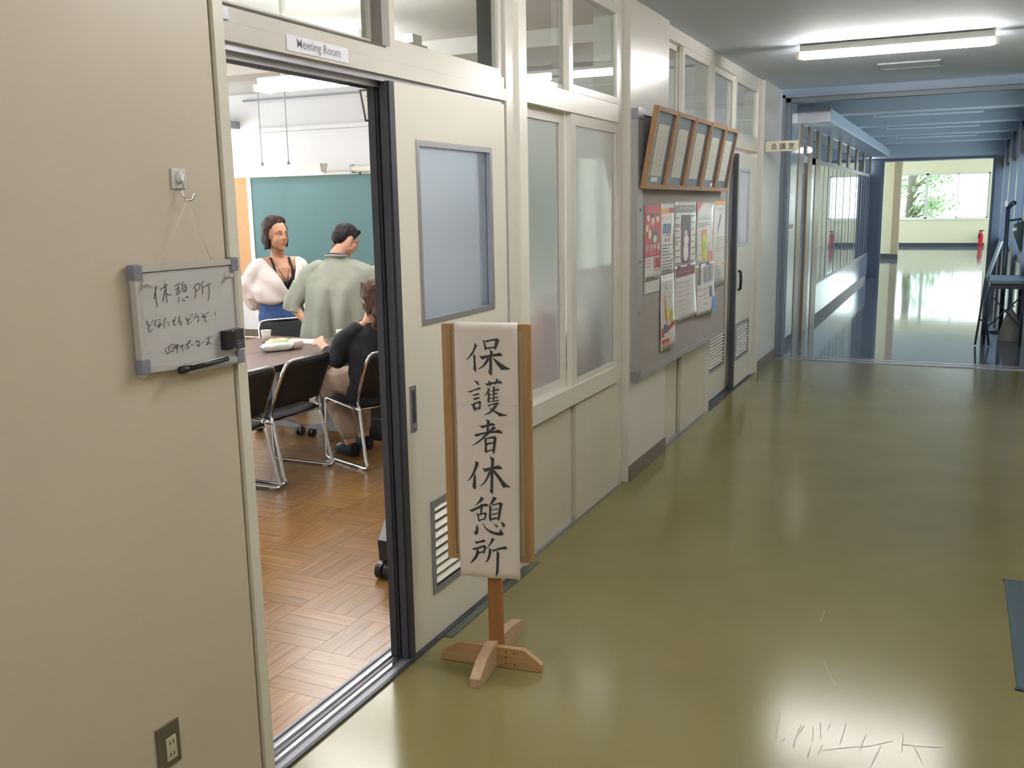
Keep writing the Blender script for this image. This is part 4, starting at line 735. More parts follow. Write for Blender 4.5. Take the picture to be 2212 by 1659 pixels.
art(o, g, 'heading', (128, 126, 122), ('r', .03, .95, .84, .95)); art(o, g, 'lettering', (214, 212, 208), ('g', 10, .06, .865, .84, .06), lift=.0008)
art(o, g, 'picture', PU, ('r', .3, .74, .06, .80)); art(o, g, 'picture', (222, 216, 220), ('e', .5, .24, .12, .15), ('e', .52, .42, .12, .08), lift=.0008); art(o, g, 'picture', DK, ('e', .45, .66, .10, .10), ('e', .62, .64, .1, .13), lift=.0008); art(o, g, 'picture', (212, 190, 176), ('e', .5, .52, .08, .05), lift=.0012)
art(o, g, 'lettering', DK, *lines(8, .02, .25, .08, .76, .014)); art(o, g, 'lettering', DK, *lines(8, .78, .97, .08, .78, .014)); art(o, g, 'lettering', RD, ('r', .04, .24, .62, .64), ('r', .04, .2, .4, .415))
o, g = poster(6.184, 6.742, .865, 1.24, 'white notice with maroon title bar and pale text under the purple portrait poster', curl=.01, xo=.007)
art(o, g, 'heading', (128, 70, 86), ('r', .03, .93, .80, .97)); art(o, g, 'lettering', (206, 176, 182), ('g', 6, .2, .84, .6, .09), lift=.0008); art(o, g, 'lettering', (178, 176, 180), *lines(8, .08, .9, .12, .70, .014)); art(o, g, 'lettering', DK, ('r', .03, .1, .03, .05))
o, g = poster(6.757, 7.27, 1.20, 1.66, 'pale poster with red corner, yellow column and blue heading')
art(o, g, 'heading', (206, 70, 96), ('p', (0, 1), (.36, 1), (.2, .93), (.08, .87), (0, .80))); art(o, g, 'lettering', (120, 160, 190), ('g', 5, .1, .72, .75, .06)); art(o, g, 'picture', YL, ('r', .32, .62, .10, .5)); art(o, g, 'picture', PK, ('r', .3, .6, .5, .58), ('r', .7, .95, .06, .22)); art(o, g, 'picture', GN, ('r', .4, .55, .25, .38), lift=.0008); art(o, g, 'picture', (214, 196, 176), ('r', .72, .9, .24, .34)); art(o, g, 'lettering', GY, *lines(6, .05, .26, .1, .5, .014), *lines(3, .1, .8, .62, .68, .012))
o, g = poster(6.77, 7.30, .845, 1.215, 'white leaflet with small photos and blue corner, lowest at the far end', curl=.02, xo=.007)
art(o, g, 'picture', (120, 116, 110), ('r', .05, .24, .60, .95)); art(o, g, 'picture', (150, 150, 180), ('r', .4, .62, .62, .95), ('r', .68, .92, .62, .98)); art(o, g, 'picture', (170, 160, 96), ('r', .48, .56, .7, .9), ('r', .76, .82, .7, .92), lift=.0008); art(o, g, 'picture', (112, 116, 160), ('r', .7, .84, .3, .52)); art(o, g, 'picture', (96, 150, 216), ('p', (.72, 0), (.98, 0), (.98, .3), (.86, .3))); art(o, g, 'lettering', PK, *lines(4, .05, .3, .15, .5, .014)); art(o, g, 'lettering', GY, *lines(4, .4, .65, .2, .5, .014))
o, g = poster(7.282, 7.70, 1.012, 1.665, 'tall white leaflet with orange bands at the far end of the board')
art(o, g, 'heading', OR, ('r', 0, 1, .965, 1), ('r', .05, .4, .235, .25), ('r', .7, 1, .255, .275)); art(o, g, 'lettering', (140, 130, 150), ('g', 6, .15, .89, .7, .035)); art(o, g, 'picture', (130, 120, 150), ('p', (.5, .72), (.62, .84), (.54, .86), (.4, .72)), ('p', (.3, .6), (.45, .72), (.38, .72))); art(o, g, 'lettering', PK, ('g', 4, .15, .33, .4, .05)); art(o, g, 'lettering', GY, *lines(10, .12, .9, .03, .2, .008), *lines(6, .15, .85, .42, .58, .008))
o, g = poster(5.852, 6.168, .722, 1.207, 'narrow white leaflet with yellow route map hanging lowest of the posters', curl=.012, xo=.008)
art(o, g, 'picture', OR, ('p', (.26, .72), (.36, .72), (.4, .50), (.52, .42), (.5, .36), (.36, .38), (.3, .52))); art(o, g, 'picture', YL, ('p', (.4, .55), (.52, .55), (.55, .40), (.46, .38)), ('r', .68, .86, .34, .52)); art(o, g, 'lettering', DK, ('g', 1, .3, .80, .2, .08), ('g', 2, .55, .66, .22, .1)); art(o, g, 'heading', RD, ('r', .04, .2, .18, .30), ('p', (.5, .24), (.96, .30), (.96, .36), (.5, .30)), ('r', .06, .5, .10, .14)); art(o, g, 'picture', (120, 126, 150), ('r', .24, .48, .22, .34)); art(o, g, 'lettering', PK, *lines(3, .1, .85, .05, .13, .012)); art(o, g, 'lettering', GY, *lines(3, .1, .6, .01, .03, .006))
# five framed calligraphy sheets, leaning out from the board at the top
def tilted_frame(y0, y1, label, k_):
    xb, xt, z0, z1 = .085, .165, 1.742, 2.20
    ax = Vector((0, 1, 0)); up = Vector((xt-xb, 0, z1-z0)); H = up.length; up.normalize(); n = ax.cross(up).normalized()
    if n.x < 0: n = -n
    O = Vector((xb, y0, z0)); W_ = y1-y0
    P = lambda u, v, w=0: O+ax*u+up*v+n*w
    o = empty('framed_calligraphy', tuple(P(W_/2, 0)), label, 'framed calligraphy', 'framed calligraphy sheets above the posters')
    def bx(u0, u1, v0, v1, w0, w1, name, m):
        mb = MB(); mb.obox(P((u0+u1)/2, (v0+v1)/2, (w0+w1)/2), ax, up, n, (u1-u0)/2, (v1-v0)/2, (w1-w0)/2); return mb.build(name, m, o)
    t_ = .026
    bx(0, t_, 0, H, -.02, .012, 'frame_side', 'frame'); bx(W_-t_, W_, 0, H, -.02, .012, 'frame_side', 'frame'); bx(t_, W_-t_, 0, t_, -.02, .012, 'frame_rail', 'frame'); bx(t_, W_-t_, H-t_, H, -.02, .012, 'frame_rail', 'frame')
    bx(t_, W_-t_, t_, H-t_, -.012, -.004, 'mount', mat('slate_blue_mount', (92, 102, 118), .25))
    mg = W_*.24
    bx(mg, W_-mg, .075, H-.095, -.004, -.002, 'sheet', mat('calligraphy_sheet', (196, 196, 186), .5))
    rr = random.Random(k_); mb = MB()
    cols = [mg+(W_-2*mg)*f for f in (.3, .7)]
    for c_ in cols:
        v = H-.13
        while v > .11:
            pts = [(c_+rr.uniform(-.018, .018), v-.006*q+rr.uniform(-.003, .003)) for q in range(4)]
            ribbon(mb, pts, .0035, lambda u, w: P(u, w, -.0012)); v -= .022+rr.uniform(0, .018)
    mb.build('writing', mat('calligraphy_ink', (110, 110, 106), .6), o)['kind'] = 'stuff'
    if k_ == 0: bx(W_*.3, W_*.62, .042, .066, -.004, -.002, 'label_slip', 'paper')
    if k_ == 3: bx(W_*.72, W_*.86, .03, .055, -.004, -.002, 'label_slip', 'paper')
    return o
fy = [(5.375, 5.80), (5.815, 6.24), (6.25, 6.675), (6.69, 7.115), (7.13, 7.53)]
for k_, (a, c) in enumerate(fy):
    tilted_frame(a, c, ['brown framed calligraphy nearest the end of the board, with a name slip below the sheet', 'brown framed calligraphy second from the near end of the board', 'brown framed calligraphy in the middle of the row of five', 'brown framed calligraphy with bluish sheet, fourth from the near end', 'brown framed calligraphy farthest along, overlapping the second door'][k_], k_)
# ================================================================== hanging room sign, floor mat
o = part('projecting_sign', mat('sign_ivory', (214, 210, 192), .4), None, (.025, .335, 9.44, 9.456, 2.125, 2.22), bevel=.002); tag(o, 'ivory sign lettered with three characters projecting above the second door', 'sign')
b = MB(); put_text(b, '会 議 室', lambda u, v: (u, 9.4385, v), .085, 2.140, .062, .01, .215); b.build('lettering', mat('sign_ink', (84, 82, 78), .5), o)
part('bracket', 'alud', o, (.02, .035, 9.435, 9.461, 2.115, 2.23))
o = empty('floor_mat', (2.25, 3.95, 0), 'blue grey mat lying on the green floor by the right wall', 'mat')
b = MB(); b.box(2.022, 2.48, 3.43, 4.47, .0005, .009); b.bevel(.003); b.build('pile', 'mat', o)
part('edging', mat('mat_edging', (58, 72, 84), .8), o, (2.016, 2.486, 3.422, 3.436, .0005, .007), (2.016, 2.486, 4.464, 4.478, .0005, .007))
# ================================================================== far corridor things
o = empty('fire_extinguisher', (2.5, 37.25, 0), 'red fire extinguisher standing under the far window', 'fire extinguisher')
b = MB(); b.lathe([(0, .06), (.07, .06), (.075, .08), (.075, .40), (.05, .46), (.025, .48), (.025, .52), (0, .52)], (2.48, 37.25, 0), 'z', 18); b.build('cylinder', 'red', o, smooth=True)
b = MB(); b.tube([(2.48, 37.25, .52), (2.48, 37.2, .55), (2.42, 37.18, .5), (2.40, 37.18, .3)], .014, 8); b.build('hose', 'black', o, smooth=True)
b = MB(); b.box(2.42, 2.56, 37.24, 37.26, .54, .58); b.build('handle', 'black', o)
b = MB(); b.lathe([(0, 0), (.10, 0), (.10, .06), (0, .06)], (2.48, 37.25, 0), 'z', 18); b.build('stand', mat('dark_red_stand', (120, 40, 44), .6), o)
dkm = mat('dark_grey_metal', (66, 74, 86), .35, metal=.3)
o = empty('folding_table', (2.29, 12.5, 0), 'dark folding table with slim legs beyond the gate at the right', 'table')
part('table_top', mat('grey_laminate', (112, 122, 130), .35), o, (2.09, 2.49, 12.1, 12.95, .70, .74), bevel=.004)
part('apron', dkm, o, (2.12, 2.46, 12.13, 12.92, .64, .70))
for x_, y_ in ((2.12, 12.14), (2.46, 12.14), (2.12, 12.9), (2.46, 12.9)):
    b = MB(); b.tube([(x_, y_, .66), (x_-(.03 if x_ < 2.3 else -.0), y_, .0)], .014, 8); b.build('leg', dkm, o, smooth=True)
b = MB(); b.tube([(2.12, 12.14, .2), (2.46, 12.14, .58)], .009, 6); b.tube([(2.46, 12.14, .2), (2.12, 12.14, .58)], .009, 6); b.build('cross_brace', dkm, o)
o = empty('folded_chair', (2.08, 12.0, 0), 'grey folded chair leaning on the table end beyond the gate', 'chair')
b = MB(); b.prism([(2.05, 11.96, .78), (2.075, 12.05, .78), (2.185, 12.05, 1.18), (2.16, 11.96, 1.18)], (.03, .0, 0)); b.bevel(.006); b.build('backrest', mat('grey_vinyl', (128, 138, 142), .5), o)
b = MB(); b.tube([(2.165, 12.0, 1.20), (2.06, 12.0, .76), (2.02, 11.98, .25), (2.00, 11.98, .01)], .012, 8); b.tube([(2.10, 12.0, .80), (2.07, 11.98, .45), (2.14, 11.95, .01)], .012, 8); b.tube([(2.03, 11.98, .30), (2.09, 11.97, .28)], .01, 8); b.build('frame', dkm, o, smooth=True)
o = empty('coat_stand', (2.33, 13.3, 0), 'dark pole stand with pale tip behind the folding table', 'stand')
b = MB(); b.tube([(2.30, 13.3, 0.02), (2.285, 13.3, 1.58)], .026, 10); b.build('pole', dkm, o, smooth=True)
b = MB(); b.lathe([(0, 0), (.13, 0), (.13, .02), (.03, .04), (0, .04)], (2.30, 13.3, 0), 'z', 16); b.build('base', dkm, o)
b = MB(); b.ball((2.255, 13.26, 1.585), .034, (.8, .8, 1.3)); b.build('highlight', mat('pale_highlight', (232, 226, 222), .3), o, smooth=True)  # pale ball stands in for a bright highlight on the pole
b = MB(); b.tube([(2.285, 13.3, 1.54), (2.345, 13.22, 1.60)], .03, 8); b.tube([(2.288, 13.3, 1.38), (2.44, 13.3, 1.40)], .012, 8); b.build('arm', dkm, o, smooth=True)
o = empty('hanging_bag', (2.42, 13.28, 1.1), 'grey green cloth bag hanging from the arm of the pole stand', 'bag')
b = MB(); b.prism([(2.36, 13.2, 1.33), (2.47, 13.2, 1.38), (2.485, 13.2, .98), (2.44, 13.2, 1.02), (2.37, 13.2, 1.22)], (0, .16, 0)); b.bevel(.02); b.build('bag_body', mat('grey_green_cloth', (96, 112, 112), .9), o, smooth=True)
b = MB(); b.tube([(2.40, 13.28, 1.34), (2.42, 13.29, 1.415), (2.45, 13.28, 1.37)], .008, 6); b.build('strap', mat('grey_green_cloth', (96, 112, 112), .9), o)
part('tag', 'paper', o, (2.345, 2.39, 13.18, 13.185, 1.26, 1.30))
b = MB(); r_ = random.Random(3)
def bagf(i, j):
    a = i*2*math.pi; h = j; rad = (.13*(1-h**2.2)+.02)*(1+.08*math.sin(a*3+h*4)); return (2.375+rad*math.cos(a)*.85, 12.55+rad*math.sin(a), .12*0+.002+.36*h)
b.grid(bagf, 20, 10); bmesh.ops.remove_doubles(b.bm, verts=b.bm.verts[:], dist=.0005)
o = b.build('cloth_sack', mat('beige_sack', (150, 148, 136), .9), smooth=True); tag(o, 'beige tied sack standing on the floor beneath the folding table', 'sack')
b = MB(); b.tube([(2.375, 12.55, .36), (2.36, 12.55, .41), (2.40, 12.56, .40)], .012, 6); b.build('tied_neck', mat('beige_sack', (150, 148, 136), .9), o)
# poster in the far corridor's first panel
o = part('poster', mat('pale_far_poster', (190, 196, 204), .2), None, (0, .003, 11.05, 11.55, 1.33, 1.75)); tag(o, 'pale notice with red print on the wall beyond the gate', 'poster')
part('print', mat('far_poster_red', (150, 84, 96), .4), o, (.003, .0035, 11.15, 11.5, 1.35, 1.40))
# ---- outside the far window: tree, rail and planting
gnd = struct('ground', mat('pale_ground', (150, 160, 130), .9), (-30, 30, LY+.3, 90, -.4, -.3))
def tree(x, y, h, tr, label, seed, crown, nl, n_cl):
    o = empty('tree', (x, y, -.3), label, 'tree', 'trees outside the far window')
    r = random.Random(seed)
    b = MB(); b.tube([(x, y, -.3), (x+.05, y, h*.4), (x-.02, y, h*.75), (x+.1, y, h)], [tr, tr*.9, tr*.8, tr*.5], 12)
    b.build('trunk', 'bark', o, smooth=True)
    b = MB()
    cls = []
    for c in range(n_cl):
        p = Vector((x+r.uniform(*crown[0]), y+r.uniform(-1, 1.5), r.uniform(*crown[1]))); cls.append(p)
        b.tube([(x, y, max(.8, p.z-.6)), ((x+p.x)/2, (y+p.y)/2, p.z-.1), tuple(p)], [.06, .035, .015], 6)
    b.build('branches', 'bark', o, smooth=True)
    b = MB()
    for p in cls:
        for k_ in range(nl):
            d = Vector((r.gauss(0, .3), r.gauss(0, .3), r.gauss(0, .17))); c = p+d
            n = Vector((r.uniform(-1, 1), r.uniform(-1, 1), r.uniform(-1, 1))).normalized(); t = n.orthogonal().normalized(); q = n.cross(t); s = r.uniform(.03, .075)
            b.poly([c+t*s*1.6, c+q*s*.6, c-t*s*1.6, c-q*s*.6])
    f = b.build('foliage', 'leaf', o, recalc=False); f['kind'] = 'stuff'
    return o
tree(-.02, 40.5, 6, .17, 'thick trunked tree with leafy boughs outside the far window', 5, ((.25, 1.05), (1.15, 2.7)), 90, 11)
tree(-1.6, 48, 6, .12, 'slender tree farther off behind the thick trunk', 9, ((.2, 1.6), (1.6, 3.0)), 60, 7)
o = part('garden_rail', mat('grey_rail_paint', (150, 160, 160), .5), None, (-6, .9, 44, 44.06, 1.30, 1.42), *[(q, q+.06, 44, 44.06, -.3, 1.42) for q in (-5.5, -3.5, -1.5, .5)]); tag(o, 'pale horizontal rail crossing behind the tree trunk', 'railing')
b = MB(); r_ = random.Random(8)
for k_ in range(700):
    c = Vector((r_.uniform(-.6, .8), 43+r_.uniform(-.3, .3), r_.uniform(-.3, 1.05)-.25*r_.random())); n = Vector((r_.uniform(-1, 1), r_.uniform(-1, 1), r_.uniform(-1, 1))).normalized(); t = n.orthogonal().normalized(); q = n.cross(t); s = r_.uniform(.04, .09)
    b.poly([c+t*s*1.5, c+q*s*.7, c-t*s*1.5, c-q*s*.7])
o = b.build('shrub', mat('shrub_green', (96, 128, 66), .8, var=.4, vscale=4), recalc=False); tag(o, 'low green shrub below the pale rail outside the far window', 'shrub')
b = MB(); b.tube([(.1, 43, -.3), (.1, 43, .7)], .03, 6); b.build('stem', 'bark', o)

# worn scratches in the corridor floor
hfl = bpy.data.objects['floor']
for pts in [[(1.313, 2.953), (1.32, 2.847), (1.326, 2.747)], [(1.385, 2.916), (1.38, 2.832), (1.381, 2.771)], [(1.419, 2.914), (1.427, 2.869), (1.429, 2.826)], [(1.439, 2.947), (1.453, 2.848)], [(1.515, 2.98), (1.513, 2.906), (1.51, 2.849)], [(1.395, 2.916), (1.385, 2.851)], [(1.685, 2.987), (1.686, 2.871)], [(1.626, 2.88), (1.617, 2.827), (1.608, 2.764)], [(1.718, 2.915), (1.731, 2.883), (1.742, 2.844)], [(1.469, 2.96), (1.466, 2.918)], [(1.35, 2.812), (1.344, 2.786)], [(1.43, 2.791), (1.429, 2.731)], [(1.462, 2.821), (1.455, 2.757)], [(1.579, 2.934), (1.569, 2.836)]]:
    b = MB(); ribbon(b, smooth_line(pts, 3), .0022, lambda u, v: (u, v, .0006)); b.build('scratch', mat('dark_scuff', (112, 105, 68), .34, spec=.36), hfl)
for pts in [[(1.466, 2.79), (1.504, 2.816), (1.546, 2.844), (1.592, 2.869), (1.655, 2.927)], [(1.688, 2.922), (1.728, 2.927), (1.799, 2.95)], [(1.395, 3.401), (1.424, 3.303), (1.457, 3.222)], [(1.344, 3.841), (1.34, 3.733)]]:
    b = MB(); ribbon(b, smooth_line(pts, 3), .0022, lambda u, v: (u, v, .0007)); b.build('scratch', mat('pale_scuff', (138, 131, 90), .3, spec=.36), hfl)
# ================================================================== MEETING ROOM THINGS
o = empty('chalkboard', (-4.8, RY1, .87), 'large green chalkboard with white frame on the front wall of the meeting room', 'chalkboard')
part('board_surface', 'chalk', o, (-6.58, -3.0, RY1-.05, RY1-.03, .90, 2.08))
part('frame', 'white', o, (-6.58, -3.0, RY1-.07, RY1-.02, 2.08, 2.12)); part('frame', 'white', o, (-6.645, -6.58, RY1-.06, RY1-.01, .25, 2.12)); part('frame', 'white', o, (-3.0, -2.94, RY1-.06, RY1-.01, .86, 2.12))
part('chalk_tray', 'white', o, (-6.58, -3.0, RY1-.16, RY1-.02, .865, .90))
o = empty('cork_board', (-7.2, RY1, .8), 'tan cork board on the wall beside the chalkboard', 'cork board')
part('cork_face', 'cork', o, (-7.9, -6.655, RY1-.03, RY1-.01, .62, 2.10)); part('frame', 'white', o, (-7.92, -6.65, RY1-.035, RY1-.012, 2.10, 2.13))
o = empty('chalkboard_lamp', (-5.95, 9.55, 2.15), 'long white chalkboard lamp hung on two thin rods', 'lamp')
b = MB(); b.prism([(-6.62, 9.50, 2.20), (-6.62, 9.66, 2.20), (-6.62, 9.62, 2.09), (-6.62, 9.52, 2.10)], (1.46, 0, 0)); b.build('reflector', 'white', o)
b = MB(); b.tube([(-6.6, 9.60, 2.085), (-5.2, 9.60, 2.085)], .013, 8); b.build('tube', lamp_mat('board_tube_glow', (255, 250, 240), 6), o)
for xr in (-6.06, -5.66):
    b = MB(); b.tube([(xr, 9.56, 2.22), (xr, 9.56, RZ)], .006, 6); b.build('hanging_rod', mat('grey_rod', (176, 176, 182), .4), o)
    b = MB(); b.lathe([(0, 0), (.024, 0), (.008, .05), (0, .05)], (xr, 9.56, 2.20), 'z', 8); b.build('rod_clip', 'alud', o)
o = empty('projection_screen', (-4.3, 9.8, 2.15), 'rolled cream projection screen case above the chalkboard', 'screen')
b = MB(); b.tube([(-4.95, 9.88, 2.14), (-3.2, 9.88, 2.14)], .045, 14); b.build('case', mat('screen_cream', (226, 220, 206), .5), o, smooth=True)
part('end_cap', 'alud', o, (-4.97, -4.94, 9.84, 9.92, 2.09, 2.19)); b = MB(); b.tube([(-4.84, 9.86, 2.10), (-4.84, 9.86, 2.06)], .012, 8); b.build('pull_knob', 'dark', o)
def pendant(cx, cy_, z, L, label):
    o = empty('pendant_light', (cx, cy_, z), label, 'ceiling light', 'pendant lights of the meeting room')
    b = MB(); b.prism([(cx-L/2, cy_-.05, z+.02), (cx-L/2, cy_+.05, z+.02), (cx-L/2, cy_+.06, z+.12), (cx-L/2, cy_-.06, z+.12)], (L, 0, 0)); b.build('reflector', 'white', o)
    for s in (-1, 1):
        b = MB(); b.tube([(cx-L/2+.03, cy_+s*.085, z+.03), (cx+L/2-.03, cy_+s*.085, z+.03)], .018, 10); b.build('tube', tube_room, o, smooth=True)
        part('lamp_holder', 'white', o, (cx+s*(L/2)-.015, cx+s*(L/2)+.015, cy_-.105, cy_+.105, z-.0, z+.06))
        b = MB(); b.tube([(cx+s*L*.32, cy_, z+.12), (cx+s*L*.32, cy_, RZ if not (7.7 < cy_ < 8.2) else 2.98)], .022, 10); b.build('stem', 'white', o, smooth=True)
    return o
pendant(-3.27, 7.0, 2.68, 1.30, 'white pendant fluorescent light in front of the chalkboard')
pendant(-2.17, 5.62, 2.64, 1.30, 'white pendant fluorescent light over the meeting table')
pendant(-6.2, 7.0, 2.66, 1.30, 'white pendant fluorescent light near the room windows'); pendant(-5.2, 4.0, 2.66, 1.30, 'white pendant fluorescent light over the inner side of the room'); pendant(-2.3, 2.9, 2.66, 1.3, 'white pendant fluorescent light just inside the open door')
o = empty('wall_lamp', (-6.85, 9.7, 2.7), 'small grey wall spotlight with glowing bulb above the cork board', 'lamp')
part('bracket', 'alud', o, (-7.05, -6.74, 9.62, RY1, 2.70, 2.79)); b = MB(); b.tube([(-6.78, 9.66, 2.70), (-6.77, 9.66, 2.60)], .02, 8); b.build('stem', mat('ochre_stem', (170, 140, 100), .5), o)
b = MB(); b.ball((-6.92, 9.66, 2.635), .07, (1.6, 1, .8)); b.ball((-6.72, 9.66, 2.65), .04); b.build('bulb', lamp_mat('bulb_glow', (255, 252, 246), 8), o, smooth=True)
o = empty('framed_certificate', (-4.6, 9.9, 2.7), 'black framed lettered sheet leaning from the wall above the chalkboard', 'picture')
def cp(u, v, w=0): return Vector((-4.84+u+.0*v, 9.94-.10*v-.0*w, 2.69+v*.36)) if False else Vector((-4.80+u, 9.96-.28*(v)+w, 2.69+v))
for (u0, u1, v0, v1) in ((0, .02, 0, .36), (.58, .6, 0, .36), (0, .6, 0, .02), (0, .6, .34, .36)):
    b = MB(); b.prism([cp(u0, v0), cp(u1, v0), cp(u1, v1), cp(u0, v1)], (0, .02, 0)); b.build('frame_rail', 'black', o)
b = MB(); b.prism([cp(.015, .015, .006), cp(.585, .015, .006), cp(.585, .345, .006), cp(.015, .345, .006)], (0, .008, 0)); b.build('sheet', 'paper', o)
b = MB(); r_ = random.Random(2)
for c_ in range(9):
    for q in range(5): ribbon(b, [(.08+c_*.055, .29-q*.05), (.085+c_*.055+r_.uniform(-.01, .01), .265-q*.05)], .008, lambda u, v: cp(u, v, .003))
b.build('lettering', 'ink', o)
o = part('yellow_box', mat('yellow_card', (246, 214, 130), .6), None, (-4.76, -4.5, 9.85, 9.95, .901, .965), bevel=.008); tag(o, 'pale yellow box resting on the chalk tray of the green chalkboard', 'box')
part('lid_edge', mat('yellow_card_edge', (250, 228, 170), .6), o, (-4.765, -4.495, 9.845, 9.955, .955, .968))
o = empty('whiteboard_panel', (-4.0, 9.75, 0), 'pale low cabinet front below the chalkboard', 'cabinet'); bpy.data.objects.remove(o)
# ---- tables
def ttable(x0, x1, y0, y1, label, group='wheeled flip-top tables'):
    o = empty('meeting_table', ((x0+x1)/2, (y0+y1)/2, 0), label, 'table', group)
    part('table_top', 'table', o, (x0, x1, y0, y1, .674, .70), bevel=.004)
    part('edge_band', 'dark', o, (x0-.003, x0, y0, y1, .676, .698), (x1, x1+.003, y0, y1, .676, .698), (x0, x1, y0-.003, y0, .676, .698), (x0, x1, y1, y1+.003, .676, .698))
    part('under_rail', 'dark', o, ((x0+x1)/2-.03, (x0+x1)/2+.03, y0+.3, y1-.3, .60, .66))
    xm = (x0+x1)/2
    for ys, d in ((y0+.30, -1), (y1-.30, 1)):
        b = MB(); b.prism([(xm-.028, ys, .66), (xm+.028, ys, .66), (xm+.028, ys+d*.03, .10), (xm-.028, ys+d*.03, .10)], (0, .045, 0)); b.bevel(.004); lg = b.build('leg', 'alud', o)
        b = MB()
        b.prism([(xm-.035, ys+d*.03-.01, .12), (xm+.035, ys+d*.03-.01, .12), (x1-.03, ys+d*.03-.01, .085), (x1-.03, ys+d*.03-.01, .062), (x0+.03, ys+d*.03-.01, .062), (x0+.03, ys+d*.03-.01, .085)], (0, .055, 0)); b.bevel(.004); b.build('foot', 'alud', lg)
        for xc in (x0+.05, x1-.05):
            b = MB(); b.tube([(xc-.022, ys+d*.03+.015, .032), (xc-.006, ys+d*.03+.015, .032)], .032, 14); b.tube([(xc+.006, ys+d*.03+.015, .032), (xc+.022, ys+d*.03+.015, .032)], .032, 14)
            b.obox((xc, ys+d*.03+.015, .055), (1, 0, 0), (0, 1, 0), (0, 0, 1), .006, .016, .022); b.build('caster', 'black', lg)
    return o
ttable(-2.57, -2.08, 4.05, 5.85, 'dark brown meeting table nearest the doorway, with the cup and wipes')
ttable(-3.06, -2.575, 4.05, 5.85, 'dark brown meeting table joined on the window side of the first one')
# side table inside, folded against the partition
def side_table(y0, y1, label):
    o = empty('meeting_table', (-.45, (y0+y1)/2, 0), label, 'table', 'wheeled flip-top tables')
    part('table_top', 'table', o, (-.57, -.19, y0+.36, y1-.10, .674, .70), bevel=.004)
    part('under_rail', 'dark', o, (-.52, -.46, y0+.3, y1-.3, .60, .66))
    for ys, d in ((y0, 1), (y1, -1)):
        b = MB(); b.prism([(-.543, ys+d*.012, .18), (-.497, ys+d*.012, .18), (-.497, ys+d*.40, .66), (-.543, ys+d*.40, .66)], (0, d*.042, 0)); b.bevel(.004); lg = b.build('leg', 'alud', o)
        b = MB(); b.prism([(-.544, ys+d*.012, .185), (-.496, ys+d*.012, .185), (-.508, ys+d*.004, .095), (-.532, ys+d*.004, .095)], (0, d*.04, 0)); b.tube([(-.52, ys+d*.03, .10), (-.52, ys+d*.03, .07)], .013, 8); b.build('leg_shoe', 'black', lg)
        b = MB(); b.tube([(-.556, ys+d*.03, .038), (-.525, ys+d*.03, .038)], .038, 16); b.tube([(-.515, ys+d*.03, .038), (-.484, ys+d*.03, .038)], .038, 16); b.build('caster', 'black', lg)
    return o
side_table(3.42, 5.22, 'dark table standing behind the open door leaves, only one slanted caster leg showing')
side_table(5.30, 7.10, 'dark table behind the frosted window with the navy bag on top')
def soft_bag(name, c, s, m, label, seed):
    r = random.Random(seed); b = MB()
    def f(i, j):
        a = i*2*math.pi; h = j; w = (1-h**2.6)**.5 if h < 1 else 0
        n = 1+.12*noise.noise((math.cos(a)*1.5+seed, math.sin(a)*1.5, h*3))
        sq = 1/max(abs(math.cos(a)), abs(math.sin(a)))**.5
        return (c[0]+s[0]*w*sq*math.cos(a)*n, c[1]+s[1]*w*sq*math.sin(a)*n, c[2]+s[2]*h)
    b.grid(f, 24, 12); bmesh.ops.remove_doubles(b.bm, verts=b.bm.verts[:], dist=.0004)
    o = b.build(name, m, smooth=True); tag(o, label, 'bag')
    b = MB(); b.tube(smooth_line([(c[0], c[1]-s[1]*.4, c[2]+s[2]*.9), (c[0], c[1]-s[1]*.2, c[2]+s[2]*1.15), (c[0], c[1]+s[1]*.2, c[2]+s[2]*1.15), (c[0], c[1]+s[1]*.4, c[2]+s[2]*.9)], 4), .012, 8); b.build('carry_handle', m, o, smooth=True)
    return o
soft_bag('red_bag', (-.33, 4.70, .70), (.12, .24, .40), 'red', 'red cloth bag blurred behind the frosted window pane', 3)
soft_bag('navy_bag', (-.36, 5.76, .70), (.14, .24, .46), 'navy', 'dark navy bag blurred behind the second frosted pane', 7)
